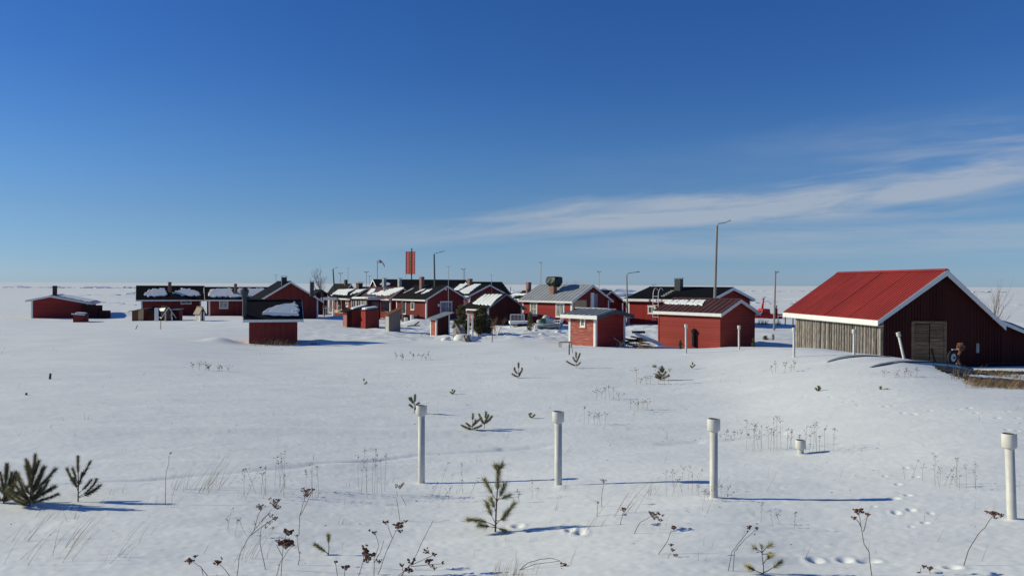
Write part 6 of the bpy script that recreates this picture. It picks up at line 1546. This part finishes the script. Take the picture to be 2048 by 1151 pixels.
def clump(x0, x1, yb, h0, h1, n, label, seed, mtl='stem_pale', hm='head_pale', hw=4, slant=3):
    rg = random.Random(seed); P = hit((x0 + x1) / 2, yb); D = P.y; w = D / F
    root = empty('weed_clump', P, 0, label, 'weeds')
    for i in range(n):
        x = x0 + (x1 - x0) * (i + rg.uniform(.1, .9)) / n; h = rg.uniform(h0, h1); dy = rg.uniform(-.25, .3); y = yb
        X0 = at(x, y, D).x - P.x; g = H(X0 + P.x, D + dy) - P.z; sl = rg.gauss(0, slant)
        p0 = Vector((X0, dy, g - .03)); p2 = Vector((X0 + sl * w, dy, g + h * w)); p1 = p0.lerp(p2, .5) + Vector((rg.gauss(0, 1) * w, 0, 0))
        m = MB(); rr = max(.0013, w * .30); m.tube([p0, p1, p2], [rr, rr * .8, rr * .6], 4)
        for k in range(rg.randint(2, 5)):
            q = p0.lerp(p2, rg.uniform(.45, .95)); e = q + Vector((rg.gauss(0, 5) * w, rg.gauss(0, 3) * w, rg.uniform(4, 9) * w)); m.tube([q, e], rr * .45, 3)
            m.blob(e, w * rg.uniform(.6, 1.3), (1, 1, .8), .3, rg=rg, rings=3, seg=5)
        for k in range(rg.randint(3, 7)):
            m.blob(p2 + Vector((rg.gauss(0, hw * .45) * w, rg.gauss(0, 1.5) * w, rg.gauss(0, hw * .5) * w)), w * rg.uniform(.6, 1.4), (1, 1, .8), .3, rg=rg, rings=3, seg=5)
        m.build('stalk', mtl, root)
    return root
clump(1497, 1585, 900, 30, 66, 15, 'row of dry seeded stalks left of the short pipe stub', 1)
clump(1603, 1660, 905, 30, 58, 9, 'dry seeded stalks right of the short pipe stub', 2)
clump(718, 770, 985, 50, 88, 9, 'tall thin stalk clump left of the first pipe', 3)
clump(530, 578, 985, 48, 72, 7, 'thin pale stalk clump in the left foreground', 4)
clump(610, 650, 990, 50, 72, 4, 'few tall pale stalks between the two left clumps', 5)
clump(480, 530, 995, 35, 60, 5, 'leaning pale stalks right of the long bent grass', 6, slant=12)
clump(855, 945, 1000, 22, 70, 7, 'loose pale weeds between first pipe and foreground pine', 7, slant=12)
clump(1325, 1395, 985, 25, 48, 8, 'dry weeds left of the third pipe', 8, slant=6)
clump(1400, 1445, 995, 10, 28, 10, 'low tangled weeds round the foot of the third pipe', 9, slant=8)
clump(1880, 1945, 975, 22, 60, 10, 'pale stalk clump on the snow left of the last pipe', 10)
clump(1836, 1870, 965, 22, 50, 3, 'few leaning weeds beside the footprints', 11, slant=-12)
clump(1165, 1215, 850, 18, 42, 6, 'sparse weeds in the field right of the second pipe', 12, slant=6)
clump(1260, 1300, 822, 10, 22, 5, 'low weeds in the middle of the field', 13)
clump(1525, 1580, 1050, 18, 46, 4, 'small pale weeds right of the third pipe', 14)
clump(1430, 1500, 880, 8, 26, 6, 'low dotted weeds left of the stalk row', 15)
clump(1540, 1600, 745, 8, 22, 5, 'faint far weeds below the barn corner', 16)
clump(1270, 1345, 770, 10, 34, 7, 'faint thin stalks beside the cone shaped sapling', 17)
clump(1190, 1240, 800, 8, 26, 6, 'faint thin stalks in the open middle field', 18)
clump(380, 460, 742, 5, 14, 8, 'faint far tufts in the left field', 19)
clump(780, 870, 720, 4, 12, 7, 'faint far tufts before the boulders', 20)
clump(1770, 1850, 755, 4, 16, 7, 'short stalks on the drift before the boats', 21)
clump(1020, 1085, 1000, 14, 50, 4, 'thin stalks just right of the foreground pine', 22, slant=8)
clump(420, 520, 1075, 20, 46, 5, 'short bent stubs in the left foreground', 23, slant=10)

# ================================================================== ice ridges far out
gm = MB(); rg = random.Random(15)
def ridge(px0, px1, D, n, smin, smax, spread=.03):
    for i in range(n):
        t = rg.random(); px_ = px0 + (px1 - px0) * t; Dd = D * (1 + rg.gauss(0, spread)); P = at(px_, 600, Dd); s_ = rg.uniform(smin, smax) * (.6 + .8 * abs(math.sin(t * 23 + D)))
        gm.blob((P.x, P.y, -.42), s_, (rg.uniform(1.2, 3), 1, rg.uniform(.35, .8)), .35, rg=rg, rings=3, seg=6)
ridge(-200, 400, 640, 190, .5, 1.6); ridge(160, 252, 260, 16, .35, .75); ridge(255, 300, 300, 8, .8, 1.6); ridge(430, 560, 420, 70, .8, 2.2, .05)
ridge(1010, 1060, 400, 40, .6, 2.0, .06); ridge(1140, 1320, 420, 170, 1.0, 3.2, .05); ridge(1320, 2300, 640, 150, .4, 1.4); ridge(1470, 1600, 210, 50, .15, .5, .05); ridge(190, 280, 170, 12, .15, .3, .04); ridge(20, 60, 640, 20, .5, 1.2)
ridge(1210, 1240, 330, 24, 1.0, 2.2, .03)
tag(gm.build('pressure_ridges', 'ice_block'), 'low bluish ridges of broken ice far out on the frozen sea', kind='stuff')
